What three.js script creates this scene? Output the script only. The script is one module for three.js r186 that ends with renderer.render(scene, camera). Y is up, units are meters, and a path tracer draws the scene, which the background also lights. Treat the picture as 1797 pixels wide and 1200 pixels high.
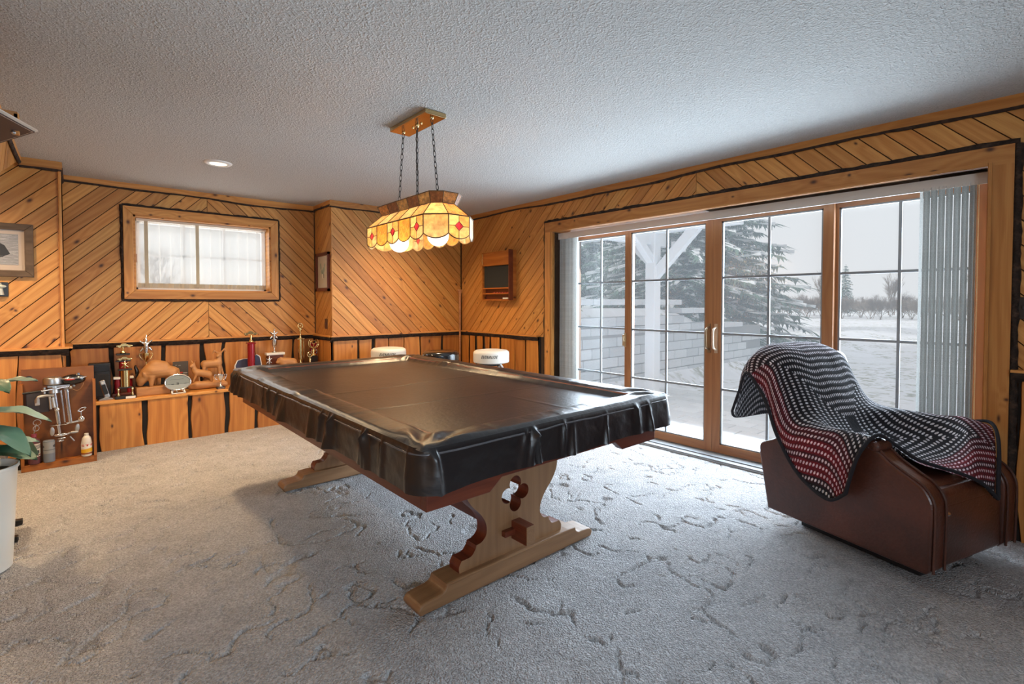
import * as THREE from 'three';
import { RoundedBoxGeometry } from 'three/addons/geometries/RoundedBoxGeometry.js';
import { mergeGeometries, mergeVertices } from 'three/addons/utils/BufferGeometryUtils.js';
import { RectAreaLightUniformsLib } from 'three/addons/lights/RectAreaLightUniformsLib.js';
import { FontLoader } from 'three/addons/loaders/FontLoader.js';
import { TextGeometry } from 'three/addons/geometries/TextGeometry.js';

// ---------------------------------------------------------------- camera, sky, sun, daylight, exposure
// x runs along the back wall, -z runs along the wall with the glass doors
const scene = new THREE.Scene();
const camera = new THREE.PerspectiveCamera(2 * Math.atan(600 / 866.465) * 180 / Math.PI, 1797 / 1200, 0.05, 600);
camera.position.set(0, 1.3088, 0);
camera.rotation.order = 'YXZ';
camera.rotation.set(-1.4334 * Math.PI / 180, -41.2624 * Math.PI / 180, 0);
camera.setViewOffset(1797, 1200, 0, 46.96, 1797, 1200);
const renderer = new THREE.WebGLRenderer();
renderer.toneMapping = THREE.LinearToneMapping;
renderer.toneMappingExposure = 1.0;
renderer.shadowMap.enabled = true;
scene.background = new THREE.Color().setRGB(0.62, 0.615, 0.61);        // even winter overcast
RectAreaLightUniformsLib.init();
const sun = new THREE.DirectionalLight(new THREE.Color().setRGB(1, 0.97, 0.92), 2.0);  // low winter sun over the house, shading the near lawn
sun.position.set(-40, 21, -26); sun.target.position.set(0, 0, 0);
sun.shadow.camera.left = sun.shadow.camera.bottom = -60; sun.shadow.camera.right = sun.shadow.camera.top = 60; sun.shadow.camera.far = 160;
sun.shadow.mapSize.set(4096, 4096); sun.castShadow = true; sun.shadow.radius = 2;
scene.add(sun, sun.target);
function areaLight(name, color, intensity, w, h, pos, look) {
  const l = new THREE.RectAreaLight(new THREE.Color().setRGB(...color), intensity, w, h);
  l.name = name; l.position.set(...pos); l.lookAt(...look); scene.add(l); return l;
}
areaLight('daylight_at_patio_doors', [0.74, 0.875, 1.0], 16.5, 3.5, 1.95, [4.5, 1.2, -2.1], [0, -0.7, -2.1]);
areaLight('daylight_at_small_window', [0.95, 0.97, 1.0], 4.6, 1.12, 0.64, [1.02, 1.79, -6.13], [1.02, 1.79, 0]);
areaLight('fill_at_added_window', [0.70, 0.86, 1.0], 11.5, 1.8, 1.4, [-0.7, 1.5, 2.42], [-0.7, 1.4, -4]);  // cool fill light, set at a window added behind the camera

// ---------------------------------------------------------------- helpers
const PI = Math.PI, V = (x, y, z) => new THREE.Vector3(x, y, z), C = (r, g, b) => new THREE.Color().setRGB(r, g, b);
const rng = (s) => () => { s = (s + 0x6d2b79f5) | 0; let t = Math.imul(s ^ (s >>> 15), 1 | s); t = (t + Math.imul(t ^ (t >>> 7), 61 | t)) ^ t; return ((t ^ (t >>> 14)) >>> 0) / 4294967296; };
const taken = {};
function numbered(n) { const k = taken[n] ?? 0; taken[n] = k + 1; return k ? n + '_' + String(k).padStart(3, '0') : n; }
const lerp = (a, b, t) => a + (b - a) * t, clamp = (x, a = 0, b = 1) => Math.min(b, Math.max(a, x)), sstep = (a, b, x) => { const t = clamp((x - a) / (b - a)); return t * t * (3 - 2 * t); };
const gauss = (x) => Math.exp(-x * x);
function clean(g) { g = g.index ? g.toNonIndexed() : g; for (const k of Object.keys(g.attributes)) if (!['position', 'normal', 'uv'].includes(k)) g.deleteAttribute(k); if (!g.attributes.uv) g.setAttribute('uv', new THREE.BufferAttribute(new Float32Array(g.attributes.position.count * 2), 2)); g.clearGroups(); return g; }
const merge = (list) => mergeGeometries(list.map(clean));
const box = (w, h, d, x = 0, y = 0, z = 0) => new THREE.BoxGeometry(w, h, d).translate(x, y, z);
const rbox = (w, h, d, r, x = 0, y = 0, z = 0, s = 2) => new RoundedBoxGeometry(w, h, d, s, r).translate(x, y, z);
const cyl = (r0, r1, h, x = 0, y = 0, z = 0, s = 20) => new THREE.CylinderGeometry(r0, r1, h, s).translate(x, y, z);
const sph = (r, x = 0, y = 0, z = 0, s = 16, sx = 1, sy = 1, sz = 1) => new THREE.SphereGeometry(r, s, Math.max(6, s * 0.7 | 0)).scale(sx, sy, sz).translate(x, y, z);
const lathe = (pts, s = 24) => new THREE.LatheGeometry(pts.map(([x, y]) => new THREE.Vector2(x, y)), s);
const tube = (pts, r, n = 24, s = 8, closed = false) => new THREE.TubeGeometry(new THREE.CatmullRomCurve3(pts.map((p) => p.isVector3 ? p : V(...p)), closed), n, r, s, closed);
function bar(a, b, r0, r1 = r0, s = 10) { const A = V(...a), B = V(...b), d = B.clone().sub(A), g = new THREE.CylinderGeometry(r1, r0, d.length(), s); g.applyQuaternion(new THREE.Quaternion().setFromUnitVectors(V(0, 1, 0), d.clone().normalize())); return g.translate(...A.add(B).multiplyScalar(0.5).toArray()); }
function beam(a, b, w, t) { const A = V(...a), B = V(...b), d = B.clone().sub(A), g = new THREE.BoxGeometry(w, d.length(), t); g.applyQuaternion(new THREE.Quaternion().setFromUnitVectors(V(0, 1, 0), d.clone().normalize())); return g.translate(...A.add(B).multiplyScalar(0.5).toArray()); }
const shapeOf = (pts) => new THREE.Shape(pts.map(([x, y]) => new THREE.Vector2(x, y)));
function extrude(pts, depth, bevel = 0, holes = [], seg = 2) { const s = Array.isArray(pts) ? shapeOf(pts) : pts; for (const h of holes) s.holes.push(new THREE.Path(h.map(([x, y]) => new THREE.Vector2(x, y)))); return new THREE.ExtrudeGeometry(s, { depth: depth - 2 * bevel, bevelEnabled: bevel > 0, bevelThickness: bevel, bevelSize: bevel, bevelOffset: -bevel, bevelSegments: seg, curveSegments: 16 }).translate(0, 0, bevel); }
function smooth(pts, n = 6, closed = false) { return new THREE.CatmullRomCurve3(pts.map(([x, y]) => V(x, y, 0)), closed).getPoints(pts.length * n).map((p) => [p.x, p.y]); }
function part(name, geo, mat, parent) { const m = new THREE.Mesh(geo, mat); m.name = name; m.castShadow = m.receiveShadow = true; parent.add(m); return m; }
function tag(o, label, category, group, kind) { o.userData.label = label; o.userData.category = category; if (group) o.userData.group = group; if (kind) o.userData.kind = kind; return o; }
function thing(name, label, category, pos = [0, 0, 0], turn = 0, group) { const g = new THREE.Group(); g.name = numbered(name); g.position.set(...pos); g.rotation.y = turn; scene.add(g); return tag(g, label, category, group); }
function solid(name, label, category, geo, mat, pos = [0, 0, 0], turn = 0, group) { const m = part(numbered(name), geo, mat, scene); m.position.set(...pos); m.rotation.y = turn; return tag(m, label, category, group); }
function struct(name, label, category, geo, mat, pos = [0, 0, 0], turn = 0) { const m = geo ? part(numbered(name), geo, mat, scene) : new THREE.Group(); if (!geo) { m.name = numbered(name); scene.add(m); } m.position.set(...pos); m.rotation.y = turn; return tag(m, label, category, null, 'structure'); }
function flatUV(g, su = 1, sv = su, ou = 0, ov = 0) {   // box projection, metres -> uv
  g = clean(g); const p = g.attributes.position, n = g.attributes.normal, uv = g.attributes.uv;
  for (let i = 0; i < p.count; i++) { const ax = Math.abs(n.getX(i)), ay = Math.abs(n.getY(i)), az = Math.abs(n.getZ(i)); let a, b; if (ax > ay && ax > az) { a = p.getZ(i); b = p.getY(i); } else if (ay > az) { a = p.getX(i); b = p.getZ(i); } else { a = p.getX(i); b = p.getY(i); } uv.setXY(i, a * su + ou, b * sv + ov); }
  return g;
}
const swapUV = (g) => { const uv = g.attributes.uv; for (let i = 0; i < uv.count; i++) uv.setXY(i, uv.getY(i), uv.getX(i)); return g; };
function grid(nu, nv, f, uvf) {   // parametric sheet
  const pos = [], uv = [], idx = [];
  for (let j = 0; j <= nv; j++) for (let i = 0; i <= nu; i++) { const p = f(i / nu, j / nv); pos.push(p[0], p[1], p[2]); const q = uvf ? uvf(i / nu, j / nv, p) : [i / nu, j / nv]; uv.push(q[0], q[1]); }
  for (let j = 0; j < nv; j++) for (let i = 0; i < nu; i++) { const a = j * (nu + 1) + i, b = a + 1, c = a + nu + 1, d = c + 1; idx.push(a, b, d, a, d, c); }
  const g = new THREE.BufferGeometry(); g.setAttribute('position', new THREE.Float32BufferAttribute(pos, 3)); g.setAttribute('uv', new THREE.Float32BufferAttribute(uv, 2)); g.setIndex(idx); g.computeVertexNormals(); return g;
}
// lattice noise, periodic when px, py are given
const hash = (x, y, s = 0) => { let h = Math.imul(x, 374761393) ^ Math.imul(y, 668265263) ^ Math.imul(s, 2246822519); h = Math.imul(h ^ (h >>> 13), 1274126177); return ((h ^ (h >>> 16)) >>> 0) / 4294967296; };
function noise(x, y, s = 0, px = 0, py = 0) { const xi = Math.floor(x), yi = Math.floor(y), fx = x - xi, fy = y - yi, u = fx * fx * (3 - 2 * fx), v = fy * fy * (3 - 2 * fy), w = (a, p) => (p ? ((a % p) + p) % p : a), h = (a, b) => hash(w(a, px), w(b, py), s); return lerp(lerp(h(xi, yi), h(xi + 1, yi), u), lerp(h(xi, yi + 1), h(xi + 1, yi + 1), u), v); }
function fbm(x, y, o = 4, s = 0, px = 0, py = 0) { let a = 0.5, t = 0, n = 0; for (let k = 0; k < o; k++) { t += a * noise(x, y, s + k, px, py); n += a; a *= 0.5; x *= 2; y *= 2; px *= 2; py *= 2; } return t / n; }
function dataTex(w, h, f, srgb = true) { const d = new Uint8Array(w * h * 4); for (let y = 0; y < h; y++) for (let x = 0; x < w; x++) { const c = f(x / w, y / h, x, y), o = (y * w + x) * 4; d[o] = clamp(c[0]) * 255; d[o + 1] = clamp(c[1]) * 255; d[o + 2] = clamp(c[2]) * 255; d[o + 3] = 255; } const t = new THREE.DataTexture(d, w, h, THREE.RGBAFormat); t.wrapS = t.wrapT = THREE.RepeatWrapping; t.magFilter = THREE.LinearFilter; t.minFilter = THREE.LinearMipmapLinearFilter; t.generateMipmaps = true; if (srgb) t.colorSpace = THREE.SRGBColorSpace; t.needsUpdate = true; return t; }
const gray = (w, h, f) => dataTex(w, h, (u, v) => { const k = f(u, v); return [k, k, k]; }, false);
function canvasTex(w, h, draw) { const c = document.createElement('canvas'); c.width = w; c.height = h; draw(c.getContext('2d'), w, h); const t = new THREE.CanvasTexture(c); t.colorSpace = THREE.SRGBColorSpace; t.magFilter = THREE.LinearFilter; return t; }
const std = (o) => new THREE.MeshStandardMaterial(o), phys = (o) => new THREE.MeshPhysicalMaterial(o);

// ---------------------------------------------------------------- materials
function woodTex(seed, light, dark, knots, bandFreq = 14) {      // 2.4 m along the grain (u) by 0.6 m across (v)
  const R = rng(seed), K = []; for (let i = 0; i < knots; i++) K.push([R(), R(), 0.004 + 0.008 * R(), 0.012 + 0.016 * R()]);
  return dataTex(1024, 512, (u, v) => {
    let warp = 0, dk = 0;
    for (const [ku, kv, ru, rv] of K) { let du = u - ku, dv = v - kv; du -= Math.round(du); dv -= Math.round(dv); const q = (du / ru) ** 2 + (dv / rv) ** 2; dk = Math.max(dk, Math.exp(-q * 1.6)); warp += 0.05 * Math.exp(-q * 0.05) * Math.sign(dv || 1); }
    const w = fbm(u * 4, v * 6, 3, seed, 4, 6);
    const rings = 0.5 + 0.5 * Math.sin(2 * PI * (v * bandFreq + 2.4 * w + warp * 20));
    const fine = fbm(u * 10, v * 128, 3, seed + 9, 10, 128), broad = fbm(u * 3, v * 10, 3, seed + 20, 3, 10);
    const k = clamp(0.30 * rings + 0.35 * fine + 0.55 * broad - 0.15), d = clamp(k + dk * 0.2);
    return [0, 1, 2].map((c) => lerp(lerp(light[c], dark[c], d), [0.20, 0.10, 0.05][c], dk * 0.85));
  });
}
const pineTex = woodTex(3, [0.88, 0.66, 0.37], [0.70, 0.45, 0.20], 16);
const slabTex = woodTex(7, [0.86, 0.61, 0.31], [0.64, 0.38, 0.15], 5, 9);
const redTex = woodTex(11, [0.50, 0.25, 0.15], [0.32, 0.13, 0.08], 0, 10);
const mapleTex = woodTex(15, [0.74, 0.60, 0.45], [0.60, 0.46, 0.33], 0, 12);
const wood = (map, r = 1, g = r, b = r, rough = 0.48) => std({ map, color: C(r, g, b), roughness: rough });
const pine = [wood(pineTex, 1, 1, 1), wood(pineTex, 0.86, 0.82, 0.78), wood(pineTex, 0.76, 0.7, 0.66), wood(pineTex, 0.95, 0.88, 0.8), wood(pineTex, 0.9, 0.92, 0.92)];
const slabWood = [wood(slabTex, 1, 0.96, 0.9), wood(slabTex, 0.86, 0.8, 0.72), wood(slabTex, 0.74, 0.66, 0.6)];
const trimWood = wood(pineTex, 0.74, 0.68, 0.64, 0.42), trimWarm = wood(pineTex, 0.98, 0.92, 0.86, 0.42);
const redWood = wood(redTex, 1, 1, 1, 0.35), maple = wood(mapleTex, 0.66, 0.58, 0.52, 0.42), carveWood = wood(mapleTex, 0.98, 0.74, 0.48, 0.5), walnut = wood(redTex, 0.7, 0.75, 0.7, 0.4);
const barkBump = gray(256, 256, (u, v) => fbm(u * 12, v * 12, 4, 31, 12, 12));
const bark = std({ map: dataTex(256, 256, (u, v) => { const k = fbm(u * 10, v * 10, 4, 33, 10, 10); return [lerp(0.10, 0.36, k * k), lerp(0.07, 0.27, k * k), lerp(0.05, 0.21, k * k)]; }), bumpMap: barkBump, bumpScale: 0.012, roughness: 0.9 });
const gap = std({ color: C(0.07, 0.035, 0.015), roughness: 0.9 }), gapDark = std({ color: C(0.012, 0.008, 0.006), roughness: 0.95 });
const brass = std({ color: C(0.72, 0.52, 0.22), metalness: 1, roughness: 0.24 }), gold = std({ color: C(0.88, 0.70, 0.34), metalness: 1, roughness: 0.2 }), silver = std({ color: C(0.82, 0.82, 0.8), metalness: 1, roughness: 0.2 }), chrome = std({ color: C(0.75, 0.76, 0.78), metalness: 1, roughness: 0.14 }), steel = std({ color: C(0.5, 0.5, 0.5), metalness: 1, roughness: 0.36 });
const black = std({ color: C(0.012, 0.012, 0.013), roughness: 0.4 }), blackGloss = phys({ color: C(0.01, 0.01, 0.011), roughness: 0.2, clearcoat: 0.6, clearcoatRoughness: 0.1 }), white = std({ color: C(0.78, 0.77, 0.74), roughness: 0.45 }), iron = std({ color: C(0.06, 0.055, 0.05), metalness: 0.7, roughness: 0.5 });

// ---------------------------------------------------------------- room shell
const RX = 3.86, B1 = -5.935, B2 = -5.43, B3 = -5.42, XJ = 2.11, XL = -0.105, LX = -1.9, FZ = 2.5, H = 2.44;
const DOOR = { z0: -3.72, z1: -0.335, top: 2.07 };            // opening of the patio doors in the right wall
const RAIL = 0.93;
function clipPoly(p, nx, ny, c) { const o = []; for (let i = 0; i < p.length; i++) { const a = p[i], b = p[(i + 1) % p.length], da = nx * a[0] + ny * a[1] - c, db = nx * b[0] + ny * b[1] - c; if (da <= 0) o.push(a); if ((da < 0 && db > 0) || (da > 0 && db < 0)) { const t = da / (da - db); o.push([lerp(a[0], b[0], t), lerp(a[1], b[1], t)]); } } return o; }
const areaOf = (p) => { let s = 0; for (let i = 0; i < p.length; i++) { const a = p[i], b = p[(i + 1) % p.length]; s += a[0] * b[1] - b[0] * a[1]; } return Math.abs(s) / 2; };
function plankGeo(polys, d, n, th, ou, ov) {
  const pos = [], nor = [], uv = [];
  const put = (x, y, z, nx, ny, nz) => { pos.push(x, y, z); nor.push(nx, ny, nz); uv.push((x * d[0] + y * d[1]) / 2.4 + ou, (x * n[0] + y * n[1] + z) / 0.6 + ov); };
  for (let p of polys) {
    let s = 0; for (let i = 0; i < p.length; i++) { const a = p[i], b = p[(i + 1) % p.length]; s += a[0] * b[1] - b[0] * a[1]; } if (s < 0) p = p.slice().reverse();
    for (let i = 1; i + 1 < p.length; i++) for (const q of [p[0], p[i], p[i + 1]]) put(q[0], q[1], 0, 0, 0, 1);
    for (let i = 0; i < p.length; i++) { const a = p[i], b = p[(i + 1) % p.length], l = Math.hypot(b[0] - a[0], b[1] - a[1]) || 1, nx = (b[1] - a[1]) / l, ny = -(b[0] - a[0]) / l; for (const [q, z] of [[a, 0], [a, -th], [b, -th], [a, 0], [b, -th], [b, 0]]) put(q[0], q[1], z, nx, ny, 0); }
  }
  const g = new THREE.BufferGeometry(); g.setAttribute('position', new THREE.Float32BufferAttribute(pos, 3)); g.setAttribute('normal', new THREE.Float32BufferAttribute(nor, 3)); g.setAttribute('uv', new THREE.Float32BufferAttribute(uv, 2)); return g;
}
function planks(wall, rect, holes, dir, seed, w = 0.094, gp = 0.006) {
  const R = rng(seed), c = Math.SQRT1_2, d = [c, dir * c], n = [-dir * c, c], [u0, u1, v0, v1] = rect, base = Array.isArray(u0) ? rect : [[u0, v0], [u1, v0], [u1, v1], [u0, v1]], ks = base.map((p) => p[0] * n[0] + p[1] * n[1]), ph = R() * w;
  for (let k = Math.floor((Math.min(...ks) - ph) / w) - 1; k <= (Math.max(...ks) - ph) / w + 1; k++) {
    const lo = ph + k * w + gp / 2, hi = ph + (k + 1) * w - gp / 2; let p = clipPoly(base, n[0], n[1], hi); if (p.length > 2) p = clipPoly(p, -n[0], -n[1], -lo);
    if (p.length < 3 || areaOf(p) < 2e-4) continue;
    let sets = [[p]];
    for (const [a, b, y0, y1] of holes) {
      const out = [];
      for (const set of sets) {
        const ps = []; for (const q of set) { const m = () => { let t = clipPoly(q, -1, 0, -a); return t.length > 2 ? clipPoly(t, 1, 0, b) : []; }; ps.push([0, clipPoly(q, 1, 0, a)], [1, clipPoly(q, -1, 0, -b)], [2, m().length > 2 ? clipPoly(m(), 0, 1, y0) : []], [3, m().length > 2 ? clipPoly(m(), 0, -1, -y1) : []]); }
        const good = ps.filter(([, q]) => q.length > 2 && areaOf(q) > 2e-4), id = good.map((_, i) => i), touch = (A, B) => { let hit = 0; for (const q of A) for (const r of B) if (Math.hypot(q[0] - r[0], q[1] - r[1]) < 1e-4) hit++; return hit > 1; };
        for (let i = 0; i < good.length; i++) for (let j = 0; j < i; j++) if (touch(good[i][1], good[j][1])) { const f = id[i], t = id[j]; for (let m = 0; m < id.length; m++) if (id[m] === f) id[m] = t; }
        for (const t of new Set(id)) out.push(good.filter((_, i) => id[i] === t).map((x) => x[1]));
      }
      sets = out;
    }
    for (const set of sets) { const m = part('plank', plankGeo(set, d, n, 0.012, R(), R()), pine[Math.floor(R() * pine.length)], wall); m.position.z = (R() - 0.5) * 0.0015; }
  }
}
function slabs(wall, u0, u1, v0, v1, seed, z = 0.012, width = 0.24, gapW = 0.03) {   // upright boards with the natural edge of the log
  const R = rng(seed); let u = u0; const list = [];
  while (u < u1 - 0.06) { let w = width * (0.65 + 0.8 * R()); if (u1 - u - w < 0.12) w = u1 - u; list.push([u, Math.min(u1, u + w)]); u += w; }
  const back = part('backing', box(u1 - u0, v1 - v0, 0.006, (u0 + u1) / 2, (v0 + v1) / 2, -0.004 + z - 0.012), gapDark, wall);
  for (const [a, b] of list) {
    const n = 9, ph = R() * 9, ph2 = R() * 9, am = 0.008 + 0.012 * R(), L = [], Rr = [], g = gapW * (0.4 + 0.9 * R()) / 2, tilt = (R() - 0.5) * 0.02;
    for (let i = 0; i <= n; i++) { const t = i / n, y = lerp(v0, v1, t); L.push([a + g + am * (Math.sin(t * 4 + ph) * 0.6 + Math.sin(t * 9 + ph2) * 0.3) + tilt * t, y]); Rr.push([b - g + am * (Math.sin(t * 3.6 + ph2) * 0.6 + Math.sin(t * 8 + ph) * 0.3) - tilt * t, y]); }
    const polys = []; for (let i = 0; i < n; i++) polys.push([L[i], Rr[i], Rr[i + 1], L[i + 1]]);
    const pos = [], nor = [], uv = [], ou = R(), ov = R(), put = (x, y, zz, nx, nz) => { pos.push(x, y, zz); nor.push(nx, 0, nz); uv.push(y / 2.4 + ou, (x + zz) / 0.6 + ov); };
    for (const [p, q, r, s] of polys) { for (const k of [p, q, r, p, r, s]) put(k[0], k[1], z, 0, 1); for (const [m, o, sg] of [[p, s, -1], [q, r, 1]]) for (const [k, zz] of [[m, z], [o, z], [o, z - 0.02], [m, z], [o, z - 0.02], [m, z - 0.02]]) put(k[0] + (zz < z ? sg * 0.006 : 0), k[1], zz, sg, 0.2); }
    const geo = new THREE.BufferGeometry(); geo.setAttribute('position', new THREE.Float32BufferAttribute(pos, 3)); geo.setAttribute('normal', new THREE.Float32BufferAttribute(nor, 3)); geo.setAttribute('uv', new THREE.Float32BufferAttribute(uv, 2));
    part('slab', geo, slabWood[Math.floor(R() * 3)], wall);
  }
}
// walls: origin at the floor, local x along the wall, local z into the room; front of the planks at local z = 0
function wallAt(name, label, pos, turn, pieces, mat = gap) { const w = struct(name, label, 'wall', merge(pieces), mat, pos, turn); return w; }
const wallBack = wallAt('wall_back', 'wood panelled wall in the corner behind the three bar stools', [0, 0, B2], 0, [box(RX - XJ - 0.013, H, 0.3, (RX + XJ) / 2 + 0.0065, H / 2, -0.162)]);
planks(wallBack, [XJ, RX - 0.012, RAIL, H], [], -1, 21); slabs(wallBack, XJ + 0.01, RX - 0.02, 0, RAIL, 22);
const WIN = { u0: 0.40, u1: 1.62, v0: 1.42, v1: 2.15 };
const wr = (x0, x1, y0, y1) => box(x1 - x0, y1 - y0, 0.3, (x0 + x1) / 2, (y0 + y1) / 2, -0.162);
const wallRecess = wallAt('wall_recess', 'chevron panelled wall round the small window behind the trophy bench', [0, 0, B1], 0, [wr(XL - 0.3, WIN.u0, 0, H), wr(WIN.u1, XJ + 0.3, 0, H), wr(WIN.u0, WIN.u1, 0, WIN.v0), wr(WIN.u0, WIN.u1, WIN.v1, H)]);
const hole = [[WIN.u0, WIN.u1, WIN.v0, WIN.v1]], MIDU = 1.014;
planks(wallRecess, [XL + 0.012, MIDU - 0.002, RAIL, H], hole, 1, 31, 0.094); planks(wallRecess, [MIDU + 0.002, XJ - 0.012, RAIL, H], hole, -1, 32, 0.094);
slabs(wallRecess, XL + 0.01, XJ - 0.01, 0.4, RAIL, 33, 0.012, 0.3, 0.045);
const sideJ = wallAt('wall_recess_right', 'narrow lit return of panelling with a framed print and a switch', [XJ, 0, B1], -PI / 2, [box(-B1 + B2 - 0.012, H, 0.3, (-B1 + B2) / 2 - 0.006, H / 2, -0.162)]);
planks(sideJ, [0, B2 - B1, RAIL, H], [], 1, 41); slabs(sideJ, 0, B2 - B1, 0.0, RAIL, 42);
const sideL = wallAt('wall_recess_left', 'narrow return of panelling left of the trophy bench', [XL, 0, B3], PI / 2, [box(B3 - B1 - 0.012, H, 0.3, (B3 - B1) / 2 + 0.006, H / 2, -0.162)]);
planks(sideL, [0, B3 - B1, RAIL, H], [], -1, 43); slabs(sideL, 0, B3 - B1, 0, RAIL, 44);
const wallBL = wallAt('wall_back_left', 'brown panelled wall with the rustic framed print, behind the outboard motor display', [0, 0, B3], 0, [box(XL - LX - 0.012, H, 0.3, (XL + LX) / 2 - 0.006, H / 2, -0.162)]);
planks(wallBL, [-1.2, XL, RAIL, H], [], 1, 51, 0.1); slabs(wallBL, -1.2, XL, 0, RAIL, 52, 0.012, 0.22);
part('corner_bead', rbox(0.02, H - RAIL, 0.02, 0.006, XL + 0.004, (H + RAIL) / 2, 0.004), trimWarm, wallBL);
const wallLeft = wallAt('wall_left', 'plain panelled wall out of sight on the left', [LX, 0, 0], PI / 2, [box(FZ - B3 + 0.3, H, 0.3, (-FZ - B3) / 2, H / 2, -0.15)], pine[1]);
const RW = { u0: -1.6, u1: 0.2, v0: 0.8, v1: 2.2 };   // rear window, unseen, added as an opening for cool fill light
const wallFront = struct('wall_front', 'panelled wall behind the camera with an added window', 'wall', merge([[LX - 0.3, RW.u0, 0, H], [RW.u1, RX + 0.6, 0, H], [RW.u0, RW.u1, 0, RW.v0], [RW.u0, RW.u1, RW.v1, H]].map(([a, b, c, d]) => box(b - a, d - c, 0.25, (a + b) / 2, (c + d) / 2, FZ + 0.125))), pine[2]);
// right wall: local x = world z
const zr = (a, b, y0, y1) => box(b - a, y1 - y0, 0.44, (a + b) / 2, (y0 + y1) / 2, -0.232);
const wallRight = wallAt('wall_right', 'diagonal panelled wall holding the wide patio doors', [RX, 0, 0], -PI / 2, [zr(B2 - 0.3, DOOR.z0, 0, H), zr(DOOR.z1, FZ + 0.25, 0, H), zr(DOOR.z0, DOOR.z1, DOOR.top, H)]);
const dh = [[DOOR.z0 - 0.02, DOOR.z1 + 0.02, -1, DOOR.top + 0.02]], MIDD = -2.086;
planks(wallRight, [B2 + 0.012, MIDD - 0.002, RAIL, H], dh, 1, 61); planks(wallRight, [MIDD + 0.002, 0.9, RAIL, H], dh, -1, 62);
slabs(wallRight, B2 + 0.02, DOOR.z0 - 0.2, 0, RAIL, 63, 0.012, 0.2); slabs(wallRight, DOOR.z1 + 0.14, 0.9, 0, RAIL, 64, 0.012, 0.34);

// ceiling and floor
const popBump = gray(1024, 1024, (u, v) => { const a = fbm(u * 110, v * 110, 2, 71, 110, 110), b = noise(u * 70, v * 70, 75, 70, 70); return clamp(0.35 + sstep(0.45, 0.75, a) * 0.4 + sstep(0.5, 0.85, b) * 0.3); });
const ceilTex = dataTex(512, 512, (u, v) => { const k = 0.80 + 0.07 * (fbm(u * 100, v * 100, 2, 77, 100, 100) - 0.5); return [k, k, k * 0.99]; });
const ceilMat = std({ map: ceilTex, bumpMap: popBump, bumpScale: 0.006, roughness: 0.95, color: C(0.84, 0.85, 0.85) });
struct('ceiling', 'white popcorn textured ceiling', 'ceiling', flatUV(box(RX - LX + 0.9, 0.16, FZ - B1 + 0.6, (RX + LX) / 2 + 0.1, H + 0.08, (FZ + B1) / 2), 1 / 0.62), ceilMat);
// sculpted shag carpet: tufts divided by wandering furrows
function furrow(x, z) {
  const wx = x + 0.02 * noise(x * 40, z * 40, 86), wz = z + 0.02 * noise(x * 40 + 9, z * 40, 87);
  const n = fbm(wx * 4.4, wz * 4.4, 2, 81), m = fbm(wx * 5.3 + 7, wz * 5.3, 2, 83), w = 0.016 + 0.014 * noise(x * 22, z * 22, 84);
  const a = (1 - sstep(0, w, Math.abs(n - 0.5))) * sstep(0.46, 0.54, fbm(x * 7 + 3, z * 7, 2, 89)), b = (1 - sstep(0, w, Math.abs(m - 0.52))) * sstep(0.47, 0.55, fbm(x * 8 + 5, z * 8, 2, 90));
  return Math.max(a, b);
}
const NX = 660, NZ = 740, X0 = LX, X1 = RX + 0.26, Z0 = B1, Z1 = 0.4;
const carpetGeo = grid(NX, NZ, (a, b) => { const x = lerp(X0, X1, a), z = lerp(Z1, Z0, b); return [x, -0.015 * furrow(x, z) + 0.006 * (fbm(x * 8, z * 8, 3, 91) - 0.5), z]; }, (a, b, p) => [p[0] / 0.9, p[2] / 0.9]);
const pileBump = gray(1024, 1024, (u, v) => fbm(u * 200, v * 200, 2, 93, 200, 200) * 0.85 + 0.15 * fbm(u * 50, v * 50, 2, 97, 50, 50));
const carpetMat = std({ map: dataTex(1024, 1024, (u, v) => { const k = 0.86 + 0.30 * (fbm(u * 150, v * 150, 2, 101, 150, 150) - 0.5) + 0.10 * (fbm(u * 12, v * 12, 3, 103, 12, 12) - 0.5); return [0.82 * k, 0.815 * k, 0.82 * k]; }), bumpMap: pileBump, bumpScale: 0.014, roughness: 1 });
const floor = struct('floor', 'light grey beige sculpted shag carpet', 'floor', carpetGeo, carpetMat);
part('floor_slab', merge([box(X1 - X0 + 0.4, 0.1, FZ - Z0 + 0.4, (X0 + X1) / 2 - 0.1, -0.09, (FZ + Z0) / 2)]), std({ color: C(0.4, 0.37, 0.35), roughness: 1 }), floor);
part('carpet_rear', flatUV(box(X1 - X0, 0.03, FZ - Z1, (X0 + X1) / 2, -0.016, (FZ + Z1) / 2), 1 / 0.9), carpetMat, floor);

let trimCount = 0;
// cornices: flat boards whose lower edge keeps the log's wander and bark
function liveStrip(len, h, th, amp, seed, n) {     // board from (0,0) to (len,-h) with wavy lower edge, facing +z; returns [board, bark]
  const R = rng(seed), a = R() * 9, b = R() * 9, edge = (x) => -h + amp * (Math.sin(x * 2.1 + a) * 0.6 + Math.sin(x * 5.3 + b) * 0.3 + 0.4 * (fbm(x * 7, 1, 2, seed) - 0.5));
  n = n ?? Math.max(6, Math.round(len / 0.06));
  const low = []; for (let i = 0; i <= n; i++) { const x = len * i / n; low.push([x, edge(x)]); }
  const board = flatUV(extrude([[0, 0], ...low, [len, 0]].reverse(), th), 1 / 2.4, 1 / 0.6, R(), R());
  const bk = grid(n, 4, (s, t) => { const x = len * s, e = edge(x), ang = t * PI, w = 0.010 + 0.012 * fbm(x * 14, 3, 3, seed + 1); return [x, e - Math.sin(ang) * w, lerp(th + 0.003, -0.004, t)]; }, (s, t) => [s * len * 3, t * 0.15]);
  return [board, bk];
}
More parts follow.
